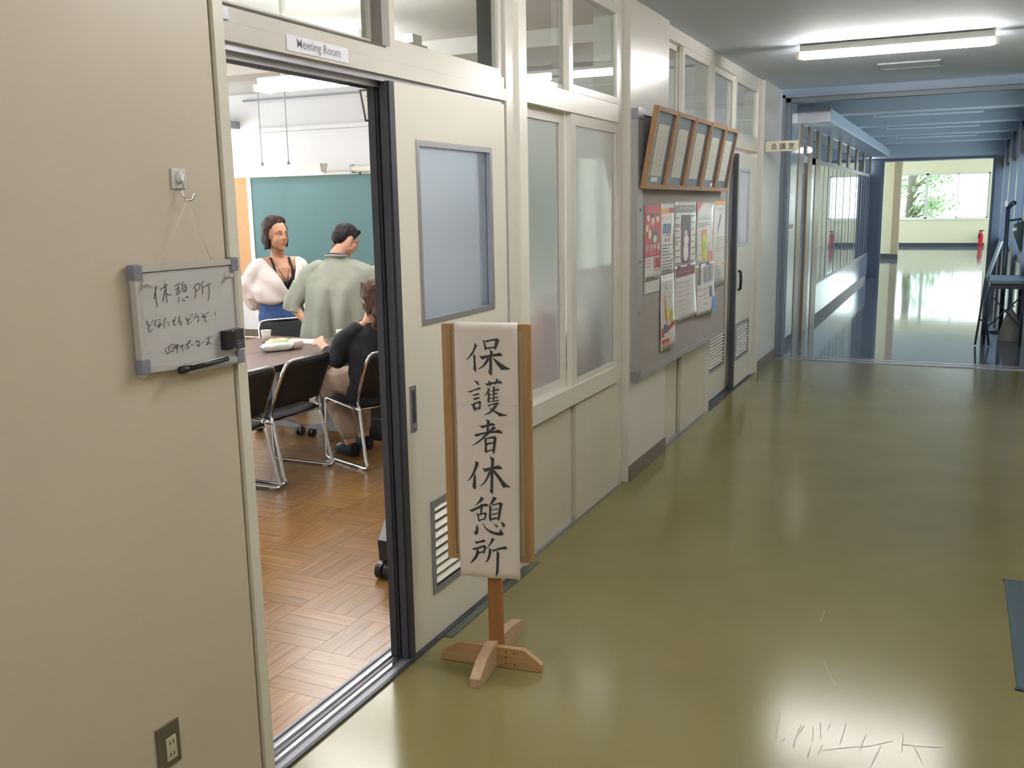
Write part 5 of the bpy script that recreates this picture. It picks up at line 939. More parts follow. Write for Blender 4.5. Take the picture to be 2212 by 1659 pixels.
# ---- chairs
def chair(label):
    o = empty('stacking_chair', (0, 0, 0), label, 'chair', 'black chairs with chrome sled frames')
    r = .0105
    for s in (-1, 1):
        yy = s*.245
        b = MB()
        pts = [(-.155, yy*.93, .44), (-.18, yy*.96, .36)]
        pts += smooth_line([(-.235, yy, .07), (-.25, yy, .025), (-.225, yy, .0125)], 4)
        pts += smooth_line([(.19, yy, .0125), (.222, yy, .022), (.222, yy, .06)], 4)
        pts += smooth_line([(.225, yy*.96, .36), (.222, yy*.95, .405), (.19, yy*.95, .418)], 4)
        pts += [(-.10, yy*.95, .392), (-.165, yy*.95, .385)]
        b.tube(pts, r, 10); b.build('leg', 'chrome', o, smooth=True)
        b = MB()
        for xg in (-.19, .17): b.box(xg-.02, xg+.02, yy-.014, yy+.014, 0, .010)
        b.build('glide', mat('clear_grey_glide', (176, 174, 172), .3), o)
    b = MB()
    top = [(-.155, -.228, .44), (-.20, -.232, .56)] + smooth_line([(-.262, -.228, .70), (-.28, -.205, .752), (-.285, -.15, .765)], 4) + smooth_line([(-.285, .15, .765), (-.28, .205, .752), (-.262, .228, .70)], 4) + [(-.20, .232, .56), (-.155, .228, .44)]
    b.tube(top, r, 10); b.build('back_frame', 'chrome', o, smooth=True)
    b = MB()
    def bp(side):
        def f(i, j):
            y = (i-.5)*2; z = .475+.282*j; w = .222*(1-.18*max(0, (j-.82)/.18)**2); x = -.165-.12*(j**1.0) - side - .02*(1-y*y)
            return (x, y*w, z)
        return f
    F, B_ = bp(-.018), bp(.012)
    nu, nv = 12, 8
    vf = [[b.bm.verts.new(F(i/nu, j/nv)) for j in range(nv+1)] for i in range(nu+1)]; vb = [[b.bm.verts.new(B_(i/nu, j/nv)) for j in range(nv+1)] for i in range(nu+1)]
    for i in range(nu):
        for j in range(nv): b.bm.faces.new((vf[i][j], vf[i+1][j], vf[i+1][j+1], vf[i][j+1])); b.bm.faces.new((vb[i][j+1], vb[i+1][j+1], vb[i+1][j], vb[i][j]))
    for i in range(nu): b.bm.faces.new((vf[i][0], vb[i][0], vb[i+1][0], vf[i+1][0])); b.bm.faces.new((vf[i+1][nv], vb[i+1][nv], vb[i][nv], vf[i][nv]))
    for j in range(nv): b.bm.faces.new((vf[0][j+1], vb[0][j+1], vb[0][j], vf[0][j])); b.bm.faces.new((vf[nu][j], vb[nu][j], vb[nu][j+1], vf[nu][j+1]))
    b.build('backrest', 'seat', o, smooth=True)
    b = MB()
    def seat(i, j, top):
        x = -.175+.415*i; y = (j-.5)*.455; rr = min(i, 1-i, j, 1-j)
        z = .405+.012*math.cos((i-.6)*2)-.02*max(0, (i-.8)/.2)**2 + (.022*min(1, rr/.06)**.5 if top else -.006)
        return (x, y, z-.012*(1-abs(j-.5)*2)*.6)
    b.grid(lambda i, j: seat(i, j, True), 14, 12); b.grid(lambda i, j: seat(i, j, False), 14, 12)
    bmesh.ops.remove_doubles(b.bm, verts=b.bm.verts[:], dist=.0003); b.build('seat', 'seat', o, smooth=True)
    b = MB(); b.tube([(.12, -.232, .395), (.12, .232, .395)], .009, 8); b.tube([(-.14, -.23, .385), (-.14, .23, .385)], .009, 8); b.build('seat_bar', 'chrome', o, smooth=True)
    return o
def dup(root, loc, rz, label):
    r = root.copy(); COL.objects.link(r); r['label'] = label
    r.matrix_world = Matrix.Translation(loc) @ Matrix.Rotation(rz, 4, 'Z')
    for ch in list(root.children):
        c = ch.copy(); COL.objects.link(c); c.parent = r
    return r
c0 = chair('black chair at the table cut off by the door jamb, nearest the door')
dup(c0, (-2.12, 4.705, 0), math.pi, 'black chair drawn up to the table between the nearest chair and the seated woman')
dup(c0, (-1.735, 5.255, 0), math.radians(158), 'black chair on which the woman in black sits')
dup(c0, (-3.07, 6.17, 0), math.radians(-38), 'black chair at the far corner of the table in front of the woman in white')
c0.matrix_world = Matrix.Translation((-2.10, 4.14, 0)) @ Matrix.Rotation(math.pi, 4, 'Z')
# ---- things on the table
def cup(x, y, label):
    o = empty('paper_cup', (x, y, .70), label, 'cup', 'paper cups on the table')
    b = MB(); b.lathe([(.0, .002), (.026, .0), (.037, .088), (.0345, .088), (.0245, .006), (0, .006)], (x, y, .70), 'z', 22); b.build('wall', mat('cup_paper', (228, 218, 206), .6), o, smooth=True)
    b = MB(); b.tube([(x+.0375*math.cos(a*math.pi/10), y+.0375*math.sin(a*math.pi/10), .788) for a in range(20)], .002, 6, closed=True); b.build('rim', mat('cup_rim', (240, 236, 230), .5), o, smooth=True)
cup(-2.835, 5.53, 'white paper cup standing alone before the empty far chair'); cup(-2.30, 5.72, 'white paper cup behind the arm of the woman in black')
o = part('printed_sheet', mat('sheet_on_table', (226, 222, 222), .5), None, (0, .30, 0, .212, 0, .0012)); tag(o, 'printed white sheet lying on the table by the hand of the woman in black', 'paper')
o.matrix_world = Matrix.Translation((-2.76, 5.55, .7005)) @ Matrix.Rotation(math.radians(5), 4, 'Z')
b = MB()
for i in range(7): b.box(.03, .27-.02*(i % 3), .02+.026*i, .028+.026*i, .0013, .0015)
q = b.build('print', mat('sheet_print', (170, 160, 172), .6), None); q.parent = o; del_ = None
o = empty('wet_wipes_pack', (-2.47, 5.24, .70), 'green and white soft packs of wet wipes with a crumpled end on the table', 'wipes')
def pack(c, L, W_, H, rz, m, seed, name):
    b = MB()
    def f(i, j):
        a = i*2*math.pi; t = (j-.5)*2; e = (1-abs(t)**5)**.5 if abs(t) < 1 else 0
        n = 1+.10*noise.noise((math.cos(a)*2+seed, math.sin(a)*2, t*3))
        y = W_/2*math.copysign(abs(math.cos(a))**.6, math.cos(a))*(.9+.1*e)*n; z = H*(.5+.5*math.copysign(abs(math.sin(a))**.7, math.sin(a))*(.15+.85*e))*n
        return Vector((t*L/2, y, max(0, z)))
    R3 = Matrix.Rotation(rz, 3, 'Z')
    b.grid(lambda i, j: Vector(c)+R3 @ f(i, j), 24, 16); bmesh.ops.remove_doubles(b.bm, verts=b.bm.verts[:], dist=.0003)
    return b.build(name, m, o, smooth=True)
wm = mat('wipes_film', (224, 232, 222), .25, bump=.2, bscale=30)
pack((-2.48, 5.20, .7005), .21, .10, .056, .9, wm, 1, 'pack'); pack((-2.52, 5.28, .70), .18, .10, .074, 1.1, mat('wipes_green_film', (190, 214, 150), .3, bump=.2, bscale=30), 4, 'pack')
pack((-2.42, 5.33, .7005), .11, .07, .062, 1.5, mat('wipes_cream_film', (222, 214, 204), .3, bump=.3, bscale=30), 8, 'crumpled_wrapper')
b = MB(); b.box(-2.55, -2.51, 5.23, 5.32, .7735, .7755); b.build('pink_label', mat('wipes_pink', (226, 150, 150), .4), o)
# ---- black box on the floor behind the occupied chair
o = empty('black_box', (-1.80, 5.82, 0), 'black lettered box with pale lid on the floor behind the occupied chair', 'box')
part('box_body', mat('black_card', (44, 44, 46), .6), o, (-2.06, -1.60, 5.66, 6.0, 0, .262), bevel=.006)
part('lid', mat('pale_pink_lid', (176, 158, 156), .6), o, (-2.055, -1.605, 5.665, 5.995, .262, .270))
b = MB(); put_text(b, 'JEAN DE KALLOR', lambda u, v: (u, 5.6595, v), -2.03, .145, .026, .0, .36); b.build('lettering', mat('faint_print', (110, 110, 110), .5), o)
# ================================================================== PEOPLE
V = Vector
def ell(mb, c, ax, ay, az, seg=16):
    m = Matrix((tuple(ax)+(0,), tuple(ay)+(0,), tuple(az)+(0,), (0, 0, 0, 1))).transposed(); m.translation = c
    bmesh.ops.create_uvsphere(mb.bm, u_segments=seg, v_segments=10, radius=1, matrix=m)
def cap(mb, p0, p1, r0, r1, seg=12):
    p0, p1 = V(p0), V(p1); d = p1-p0; L = d.length or 1e-4; d.normalize()
    pts, rs = [], []
    for k in range(5):
        a = math.pi/2*(1-k/4); pts.append(p0-d*r0*math.sin(a)); rs.append(max(.0006, r0*math.cos(a)))
    for k in range(5):
        a = math.pi/2*k/4; pts.append(p1+d*r1*math.sin(a)); rs.append(max(.0006, r1*math.cos(a)))
    mb.tube(pts, rs, seg)
def chain(mb, *pr):
    for (p0, r0), (p1, r1) in zip(pr, pr[1:]): cap(mb, p0, p1, r0, r1)
def loft(mb, rings, seg=28):
    R = []
    for c, A, B in rings:
        c, A, B = V(c), V(A), V(B); R.append([mb.bm.verts.new(c+A*math.cos(2*math.pi*k/seg)+B*math.sin(2*math.pi*k/seg)) for k in range(seg)])
    for a, b in zip(R, R[1:]):
        for k in range(seg): mb.bm.faces.new((a[k], a[(k+1) % seg], b[(k+1) % seg], b[k]))
    mb.bm.faces.new(R[0][::-1]); mb.bm.faces.new(R[-1])
def skinned(mb, name, m, parent, voxel=.009, smooth=3, fn=None, drop=None, shell=0):
    """one continuous surface grown round the limbs: voxel union, smoothing, then an optional displacement"""
    bmesh.ops.recalc_face_normals(mb.bm, faces=mb.bm.faces[:])
    me = bpy.data.meshes.new(name); mb.bm.to_mesh(me); mb.bm.free()
    o = bpy.data.objects.new(name, me); COL.objects.link(o)
    rm = o.modifiers.new('r', 'REMESH'); rm.mode = 'VOXEL'; rm.voxel_size = voxel
    if smooth:
        s = o.modifiers.new('s', 'SMOOTH'); s.iterations = smooth; s.factor = .5
    dg = bpy.context.evaluated_depsgraph_get(); me2 = bpy.data.meshes.new_from_object(o.evaluated_get(dg))
    bpy.data.objects.remove(o); bpy.data.meshes.remove(me)
    bm = bmesh.new(); bm.from_mesh(me2)
    if fn:
        bm.normal_update()
        mv = [(v, fn(v.co.copy(), v.normal.copy())) for v in bm.verts]
        for v, d in mv: v.co += d
    if drop:
        kill = [f for f in bm.faces if drop(f.calc_center_median())]
        bmesh.ops.delete(bm, geom=kill, context='FACES')
        for _ in range(14):                      # clean hems and necklines
            mv = []
            for v in bm.verts:
                if v.is_boundary:
                    nb = [e.other_vert(v).co for e in v.link_edges if e.is_boundary]
                    if len(nb) == 2: mv.append((v, (nb[0]+nb[1])*.25+v.co*.5))
            for v, c in mv: v.co = c
    bm.to_mesh(me2); bm.free()
    me2.name = name; me2.materials.clear(); me2.materials.append(M[m] if isinstance(m, str) else m)
    for p in me2.polygons: p.use_smooth = True
    o = bpy.data.objects.new(name, me2); COL.objects.link(o)
    if parent: o.parent = parent; o.matrix_parent_inverse = parent.matrix_world.inverted()
    if shell:
        sm = o.modifiers.new('t', 'SOLIDIFY'); sm.thickness = shell; sm.offset = -1
    return o
def frame_of(f, tilt=0, roll=0):
    """face direction -> (forward, left, up); tilt > 0 looks down"""
    f = V(f).normalized(); l = V((0, 0, 1)).cross(f).normalized(); u = f.cross(l)
    f2 = f*math.cos(tilt)-u*math.sin(tilt); u2 = u*math.cos(tilt)+f*math.sin(tilt)
    l2 = l*math.cos(roll)+u2*math.sin(roll); u3 = u2*math.cos(roll)-l*math.sin(roll)
    return f2, l2, u3
def head(mb, c, F, s=1.0):
    f, l, u = F; c = V(c)
    P = lambda a, b, d: c+f*a*s+l*b*s+u*d*s
    ell(mb, P(-.012, 0, .028), f*.094*s, l*.076*s, u*.088*s); ell(mb, P(.022, 0, -.035), f*.066*s, l*.060*s, u*.078*s)
    cap(mb, P(.058, 0, -.096), P(.050, 0, -.085), .021*s, .026*s)
    for q in (-1, 1):
        cap(mb, P(.052, .034*q, -.022), P(.040, .044*q, -.050), .024*s, .020*s)
        cap(mb, P(.078, .018*q, .030), P(.064, .045*q, .026), .012*s, .010*s)
        cap(mb, P(.020, .052*q, -.065), P(.052, .014*q, -.092), .018*s, .016*s)
        ell(mb, P(-.006, .076*q, -.006), f*.019*s, l*.009*s, u*.031*s)
    cap(mb, P(.083, 0, .022), P(.101, 0, -.022), .007*s, .010*s); cap(mb, P(.094, .010, -.026), P(.094, -.010, -.026), .008*s, .008*s)
    cap(mb, P(.079, .016, -.055), P(.079, -.016, -.055), .009*s, .009*s)
    return P
def face_parts(o, P, F, s, skin='skin', open_=1.0):
    f, l, u = F
    for q in (-1, 1):
        b = MB(); ell(b, P(.078, .030*q, .008), f*.0045*s, l*.0125*s, u*.0050*s*open_, 12); e = b.build('eye', 'eyew', o, smooth=True)
        b = MB(); ell(b, P(.0815, .029*q, .008), f*.0022*s, l*.0052*s, u*.0046*s*open_, 10); b.build('iris', 'eye', e, smooth=True)
        b = MB(); b.tube([P(.079, .017*q, .013), P(.083, .030*q, .0165), P(.075, .043*q, .011)], [.0016*s, .0022*s, .0012*s], 6); b.build('eyelid', mat('lash_brown', (70, 48, 42), .5), o)
        b = MB(); b.tube([P(.087, .015*q, .031), P(.085, .031*q, .037), P(.072, .047*q, .031)], [.0026*s, .003*s, .0014*s], 6); b.build('eyebrow', mat('brow_brown', (86, 62, 54), .7), o)
    b = MB(); b.tube([P(.080, .021, -.056), P(.0875, .006, -.0535), P(.0875, -.006, -.0535), P(.080, -.021, -.056)], [.0015*s, .0035*s, .0035*s, .0015*s], 8); b.tube([P(.080, .020, -.058), P(.087, 0, -.0615), P(.080, -.020, -.058)], [.0015*s, .0045*s, .0015*s], 8); b.build('lips', 'lip', o, smooth=True)
def hand(mb, wrist, d, n, curl=.5, side=1, s=1.0):
    """d: wrist to knuckles, n: out of the back of the hand; side = +1 when the thumb lies on d x n"""
    d = V(d).normalized(); n = (V(n)-d*V(n).dot(d)).normalized(); t = d.cross(n)*side; w = V(wrist)
    k = w+d*.082*s
    for q in (-.028, -.010, .010, .027): cap(mb, w+d*.012*s+t*q*.65*s, k+t*q*s, .015*s, .0115*s)
    for q, L in ((.027, .068), (.010, .076), (-.010, .070), (-.028, .055)):
        p = k+t*q*s; a = 0; r = .0088*s
        for j, fr in enumerate((.45, .31, .24)):
            a += curl*(.75 if j == 0 else 1.0); dd = d*math.cos(a)-n*math.sin(a); p2 = p+dd*L*fr*s; cap(mb, p, p2, r, r*.92, 8); p = p2; r *= .92
    p = w+d*.022*s+t*.024*s; dd = (d*.72+t*.62-n*.25).normalized(); p2 = p+dd*.038*s; cap(mb, p, p2, .0125*s, .0105*s, 8); dd = (d*.9+t*.15-n*.4*curl*2).normalized(); p3 = p2+dd*.030*s; cap(mb, p2, p3, .0105*s, .009*s, 8); cap(mb, p3, p3+dd*.018*s, .009*s, .008*s, 8)
def folds(amp, fx, fz, seed=0):
    return lambda c, n: n*amp*noise.noise((c.x*fx+seed, c.y*fx, c.z*fz))
UP = V((0, 0, 1))
# ---------------------------------------------------------------- woman in white, standing
def woman_white():
    root = empty('person', (-3.50, 6.55, 0), 'standing woman in a loose white knit top and blue jeans before the chalkboard', 'person', 'people in the meeting room')
    fb = V((.84, -.54, 0)).normalized(); lb = UP.cross(fb)
    C = V((-3.50, 6.56, 0)); Q = lambda a, b, z: C+fb*a+lb*b+UP*z
    s = 1.12; F = frame_of((.97, -.24, 0), .06, .03); hc = V((-3.475, 6.52, 1.455))
    b = MB()
    P = head(b, hc, F, s)
    chain(b, (hc-UP*.05-fb*.015, .056), (Q(-.02, .0, 1.245), .056)); 
    loft(b, [(Q(0, 0, .80), fb*.10, lb*.16), (Q(0, 0, .90), fb*.10, lb*.155), (Q(.0, 0, 1.0), fb*.098, lb*.145), (Q(.005, 0, 1.10), fb*.112, lb*.16), (Q(-.005, 0, 1.18), fb*.10, lb*.165), (Q(-.015, 0, 1.235), fb*.07, lb*.12), (Q(-.02, 0, 1.27), fb*.05, lb*.06)])
    for q in (-1, 1):
        cap(b, Q(.075, .07*q, 1.075), Q(.07, .07*q, 1.09), .055, .06)
        cap(b, Q(-.015, .05*q, 1.24), Q(-.015, .165*q, 1.195), .04, .052)
        chain(b, (Q(-.015, .175*q, 1.185), .05), (Q(-.12, .255*q, .98), .038), (Q(-.085, .175*q, .845), .027))
        hand(b, Q(-.085, .172*q, .845), V((.75*fb.x, .75*fb.y, -.55))+lb*(-.25*q), lb*q, .25, -q)
        chain(b, (Q(0, .085*q, .80), .09), (Q(.015, .09*q, .45), .06), (Q(-.01, .09*q, .10), .042)); cap(b, Q(-.03, .09*q, .05), Q(.13, .10*q, .03), .04, .03)
    body = skinned(b, 'body', 'skin2', root, .009, 3)
    face_parts(root, P, F, s, open_=.8)
    # hair: swept-back bob, longer at the nape
    b = MB(); f, l, u = F
    ell(b, P(-.034, 0, .048), f*.092*s, l*.088*s, u*.096*s); ell(b, P(-.075, 0, -.02), f*.055*s, l*.082*s, u*.095*s)
    for k in range(44):
        a = -2.35+4.7*k/43; r0 = random.Random(k)
        x, y = -.005-.092*math.cos(a*.70), .083*math.sin(a*.70)*1.06
        st0 = P(-.02-.045*math.cos(a), .050*math.sin(a), .112+.006*r0.random())
        end = -.115+.02*r0.random() if abs(a) < 1.9 else -.095
        chain(b, (st0, .016), (P(x-.006, y*1.0, .045), .017), (P(x+.002, y*1.03, -.035), .014), (P(x+.006, y*1.0+.004*r0.uniform(-1, 1), end), .006))
    for k in range(9):                      # fringe swept up and back from the forehead
        q = (k-4)/4; chain(b, (P(.050-.030*abs(q), .066*q, .098-.028*abs(q)), .008), (P(.022, .052*q, .128-.02*q*q), .017), (P(-.04, .050*q, .132-.015*q*q), .018))
    skinned(b, 'hair', 'hair', root, .0065, 1, folds(.006, 60, 12, 3))
    # camisole, jeans
    b = MB(); loft(b, [(Q(0, 0, .86), fb*.112, lb*.165), (Q(0, 0, 1.0), fb*.110, lb*.157), (Q(.012, 0, 1.09), fb*.140, lb*.176), (Q(.0, 0, 1.16), fb*.118, lb*.172), (Q(-.01, 0, 1.215), fb*.09, lb*.14)])
    for q in (-1, 1): cap(b, Q(.075, .07*q, 1.075), Q(.07, .07*q, 1.09), .064, .066)
    def camdrop(c):
        d = c-C; b_ = d.dot(lb); a_ = d.dot(fb)
        return c.z > 1.16 or (a_ > 0 and c.z > 1.055+abs(b_)**2*16)
    skinned(b, 'camisole', 'blackcl', root, .009, 2, None, camdrop, .002)
    b = MB()
    for q in (-1, 1):
        b.tube([Q(.128, .068*q, 1.10), Q(.108, .078*q, 1.18), Q(.035, .080*q, 1.258), Q(-.05, .080*q, 1.25)], .009, 8)
    b.build('camisole_strap', 'blackcl', root, smooth=True)
    b = MB(); b.tube(smooth_line([Q(-.04, .075, 1.275), Q(.04, .075, 1.24), Q(.115, .035, 1.12), Q(.135, .012, 1.055), Q(.115, -.02, 1.13), Q(.04, -.075, 1.24), Q(-.04, -.075, 1.275)], 4), .003, 6); b.ball(Q(.142, .012, 1.045), .007); b.build('necklace', mat('dark_cord', (60, 50, 50), .5), root, smooth=True)
    b = MB(); loft(b, [(Q(0, 0, .74), fb*.135, lb*.20), (Q(-.005, 0, .84), fb*.128, lb*.185), (Q(0, 0, .93), fb*.115, lb*.165)])
    for q in (-1, 1): chain(b, (Q(0, .095*q, .76), .108), (Q(.01, .10*q, .45), .088), (Q(-.005, .10*q, .08), .075))
    skinned(b, 'jeans', 'jeans', root, .011, 3, folds(.012, 14, 7, 2))
    b = MB(); loft(b, [(Q(0, 0, .875), fb*.128, lb*.178), (Q(0, 0, .925), fb*.120, lb*.170)]); skinned(b, 'waistband', 'jeansd', root, .008, 1)
    # loose knit top, wrapped V front, wide batwing sleeves
    b = MB()
    loft(b, [(Q(-.015, -.02, .875), fb*.125, lb*.175), (Q(-.005, -.02, .90), fb*.150, lb*.205), (Q(.0, -.015, .99), fb*.155, lb*.225), (Q(.01, 0, 1.08), fb*.155, lb*.215), (Q(.0, 0, 1.16), fb*.135, lb*.205), (Q(-.012, 0, 1.225), fb*.095, lb*.16), (Q(-.02, 0, 1.285), fb*.070, lb*.088)])
    for q in (-1, 1):
        chain(b, (Q(-.015, .12*q, 1.205), .075), (Q(-.02, .19*q, 1.175), .072), (Q(-.10, .245*q, 1.03), .085), (Q(-.115, .25*q, .95), .066), (Q(-.10, .205*q, .868), .050))
        loft(b, [(Q(-.06, .21*q, 1.15), fb*.06, lb*.05), (Q(-.10, .24*q, 1.02), fb*.10, lb*.06), (Q(-.10, .235*q, .92), fb*.10, lb*.05), (Q(-.06, .19*q, .90), fb*.06, lb*.05)])
    def wr(c, n):
        d = c-C; t = d.dot(lb)
        return n*(.014*math.sin((c.z*1.0+t*.9)*34)*max(0, min(1, (1.2-c.z)*6))*.5 + .012*noise.noise((c.x*11, c.y*11, c.z*6)))
    def vneck(c):
        d = c-C; a_ = d.dot(fb); b_ = d.dot(lb)
        if c.z > 1.262: return True
        return a_ > -.03 and c.z > .985 and abs(b_-.022*(1.27-c.z)/.25) < .014+.46*(c.z-.985)
    skinned(b, 'knit_top', 'cardi', root, .0095, 3, wr, vneck, .006)
    b = MB()
    for q in (-1, 1): b.obox(Q(.03, .10*q, .035), fb, lb, UP, .13, .045, .035)
    b.bevel(.02); b.build('shoe', 'black', root)
woman_white()
# ---------------------------------------------------------------- man in the grey-green shirt, back to the door
def man():
    root = empty('person', (-2.68, 6.22, 0), 'man with short black hair in a baggy grey-green shirt, back turned, looking down', 'person', 'people in the meeting room')
    fb = V((-.30, .954, 0)).normalized(); lb = UP.cross(fb); C = V((-2.68, 6.22, 0)); Q = lambda a, b, z: C+fb*a+lb*b+UP*z
    F = frame_of((.50, .86, 0), .50, -.08); hc = V((-2.645, 6.34, 1.415)); s = 1.05
    b = MB(); P = head(b, hc, F, s)
    chain(b, (hc-UP*.03-fb*.03, .058), (Q(.05, -.0, 1.30), .060), (Q(.03, .0, 1.22), .075))
    loft(b, [(Q(-.02, 0, .78), fb*.115, lb*.165), (Q(-.03, 0, .92), fb*.115, lb*.16), (Q(.0, 0, 1.06), fb*.12, lb*.19), (Q(.03, 0, 1.16), fb*.11, lb*.20), (Q(.045, 0, 1.225), fb*.08, lb*.13), (Q(.05, 0, 1.27), fb*.055, lb*.065)])
    for q in (-1, 1): cap(b, Q(.04, .06*q, 1.22), Q(.04, .20*q, 1.165), .05, .06)
    chain(b, (Q(.03, .225, 1.155), .056), (Q(-.06, .352, .915), .043), (Q(-.11, .215, .79), .030)); hand(b, Q(-.11, .215, .79), V((.55*fb.x, .55*fb.y, -.6))-lb*.45, -fb, .45, 1)
    chain(b, (Q(.03, -.225, 1.155), .056), (Q(.05, -.33, .93), .043), (Q(.27, -.20, .90), .030)); hand(b, Q(.27, -.20, .90), fb+lb*.3, UP, .4, -1)
    for q in (-1, 1):
        chain(b, (Q(0, .09*q, .80), .095), (Q(.02, .10*q, .45), .065), (Q(0, .10*q, .10), .045)); cap(b, Q(-.02, .10*q, .05), Q(.15, .12*q, .035), .042, .032)
    skinned(b, 'body', 'skin', root, .009, 3)
    face_parts(root, P, F, s)
    f, l, u = F
    b = MB(); ell(b, P(-.022, 0, .046), f*.094*s, l*.083*s, u*.080*s); ell(b, P(-.060, 0, .005), f*.060*s, l*.078*s, u*.070*s)
    for q in (-1, 1): cap(b, P(.02, .072*q, .05), P(.018, .073*q, .012), .014, .008)
    cap(b, P(.055, .02, .09), P(.05, -.03, .09), .022, .022)
    def hairfn(c, n): return n*.004*noise.noise((c.x*90, c.y*90, c.z*60))
    def hd(c):
        d = c-hc; return d.dot(u) < -.060*s or (d.dot(u) < .028*s and d.dot(f) > -.018*s and abs(d.dot(l)) < .070*s and False)
    skinned(b, 'hair', 'hairb', root, .0065, 1, hairfn, hd, .004)
    b = MB()
    for q in (-1, 1): b.tube([P(.096, .012*q, .012), P(.100, .03*q, .022), P(.092, .052*q, .016), P(.094, .05*q, -.01), P(.100, .03*q, -.016), P(.098, .013*q, -.006)], .0022, 6, closed=True); b.tube([P(.092, .054*q, .014), P(.0, .080*q, .012)], .0020, 6)
    b.build('glasses', mat('pale_glasses', (226, 226, 230), .2), root, smooth=True)
    b = MB(); b.tube(smooth_line([Q(.10, .07, 1.24), Q(.04, .088, 1.293), Q(-.022, .045, 1.318), Q(-.03, .0, 1.318), Q(-.018, -.05, 1.312), Q(.05, -.088, 1.29), Q(.11, -.07, 1.24)], 4), .0055, 8); b.build('lanyard', mat('navy_lanyard', (70, 76, 130), .6), root, smooth=True)
    # baggy half-sleeved shirt
    b = MB()
    loft(b, [(Q(-.055, 0, .655), fb*.205, lb*.285), (Q(-.055, 0, .75), fb*.20, lb*.268), (Q(-.05, 0, .90), fb*.182, lb*.238), (Q(-.018, 0, 1.04), fb*.165, lb*.235), (Q(.022, 0, 1.14), fb*.135, lb*.255), (Q(.035, 0, 1.20), fb*.108, lb*.20), (Q(.045, 0, 1.25), fb*.082, lb*.115), (Q(.05, 0, 1.30), fb*.066, lb*.078)])
    chain(b, (Q(.03, .14, 1.195), .072), (Q(.025, .228, 1.135), .080), (Q(-.025, .315, .99), .076)); loft(b, [(Q(.0, .275, 1.07), lb*.07+UP*.05, fb*.08), (Q(-.045, .340, .945), lb*.065+UP*.04, fb*.09), (Q(-.065, .340, .875), lb*.075+UP*.02, fb*.09)])
    chain(b, (Q(.03, -.14, 1.195), .072), (Q(.03, -.245, 1.145), .084), (Q(.045, -.315, 1.0), .080), (Q(.05, -.335, .93), .078))
    def shirt(c, n):
        d = c-C; t = d.dot(lb); back = max(0, -n.dot(fb)); low = max(0, min(1, (1.15-c.z)/.3))
        k = .030*back*low*(math.sin(t*36+1.2*math.sin(c.z*5)+(c.z-1)*2)) - .040*back*low*math.exp(-((t-.02+.10*(1.1-c.z))/.016)**2)
        return n*(k+.010*noise.noise((c.x*10, c.y*10, c.z*5)))
    skinned(b, 'shirt', 'tee', root, .0095, 3, shirt, lambda c: c.z > 1.305 or c.z < .66, .004)
    b = MB(); b.tube(smooth_line([Q(.10, .055, 1.268), Q(.05, .088, 1.290), Q(-.015, .06, 1.300), Q(-.028, .0, 1.300), Q(-.015, -.06, 1.298), Q(.05, -.088, 1.288), Q(.10, -.055, 1.268)], 4), .010, 8); b.build('collar_rib', 'tee', root, smooth=True)
    b = MB(); loft(b, [(Q(-.02, 0, .66), fb*.14, lb*.19), (Q(-.03, 0, .85), fb*.13, lb*.18)])
    for q in (-1, 1): chain(b, (Q(0, .095*q, .74), .105), (Q(.02, .105*q, .45), .085), (Q(0, .105*q, .07), .07))
    skinned(b, 'trousers', mat('charcoal_cotton', (70, 70, 76), .85), root, .012, 2)
    b = MB()
    for q in (-1, 1): b.obox(Q(.05, .11*q, .037), fb, lb, UP, .14, .048, .036)
    b.bevel(.02); b.build('shoe', 'black', root)
man()
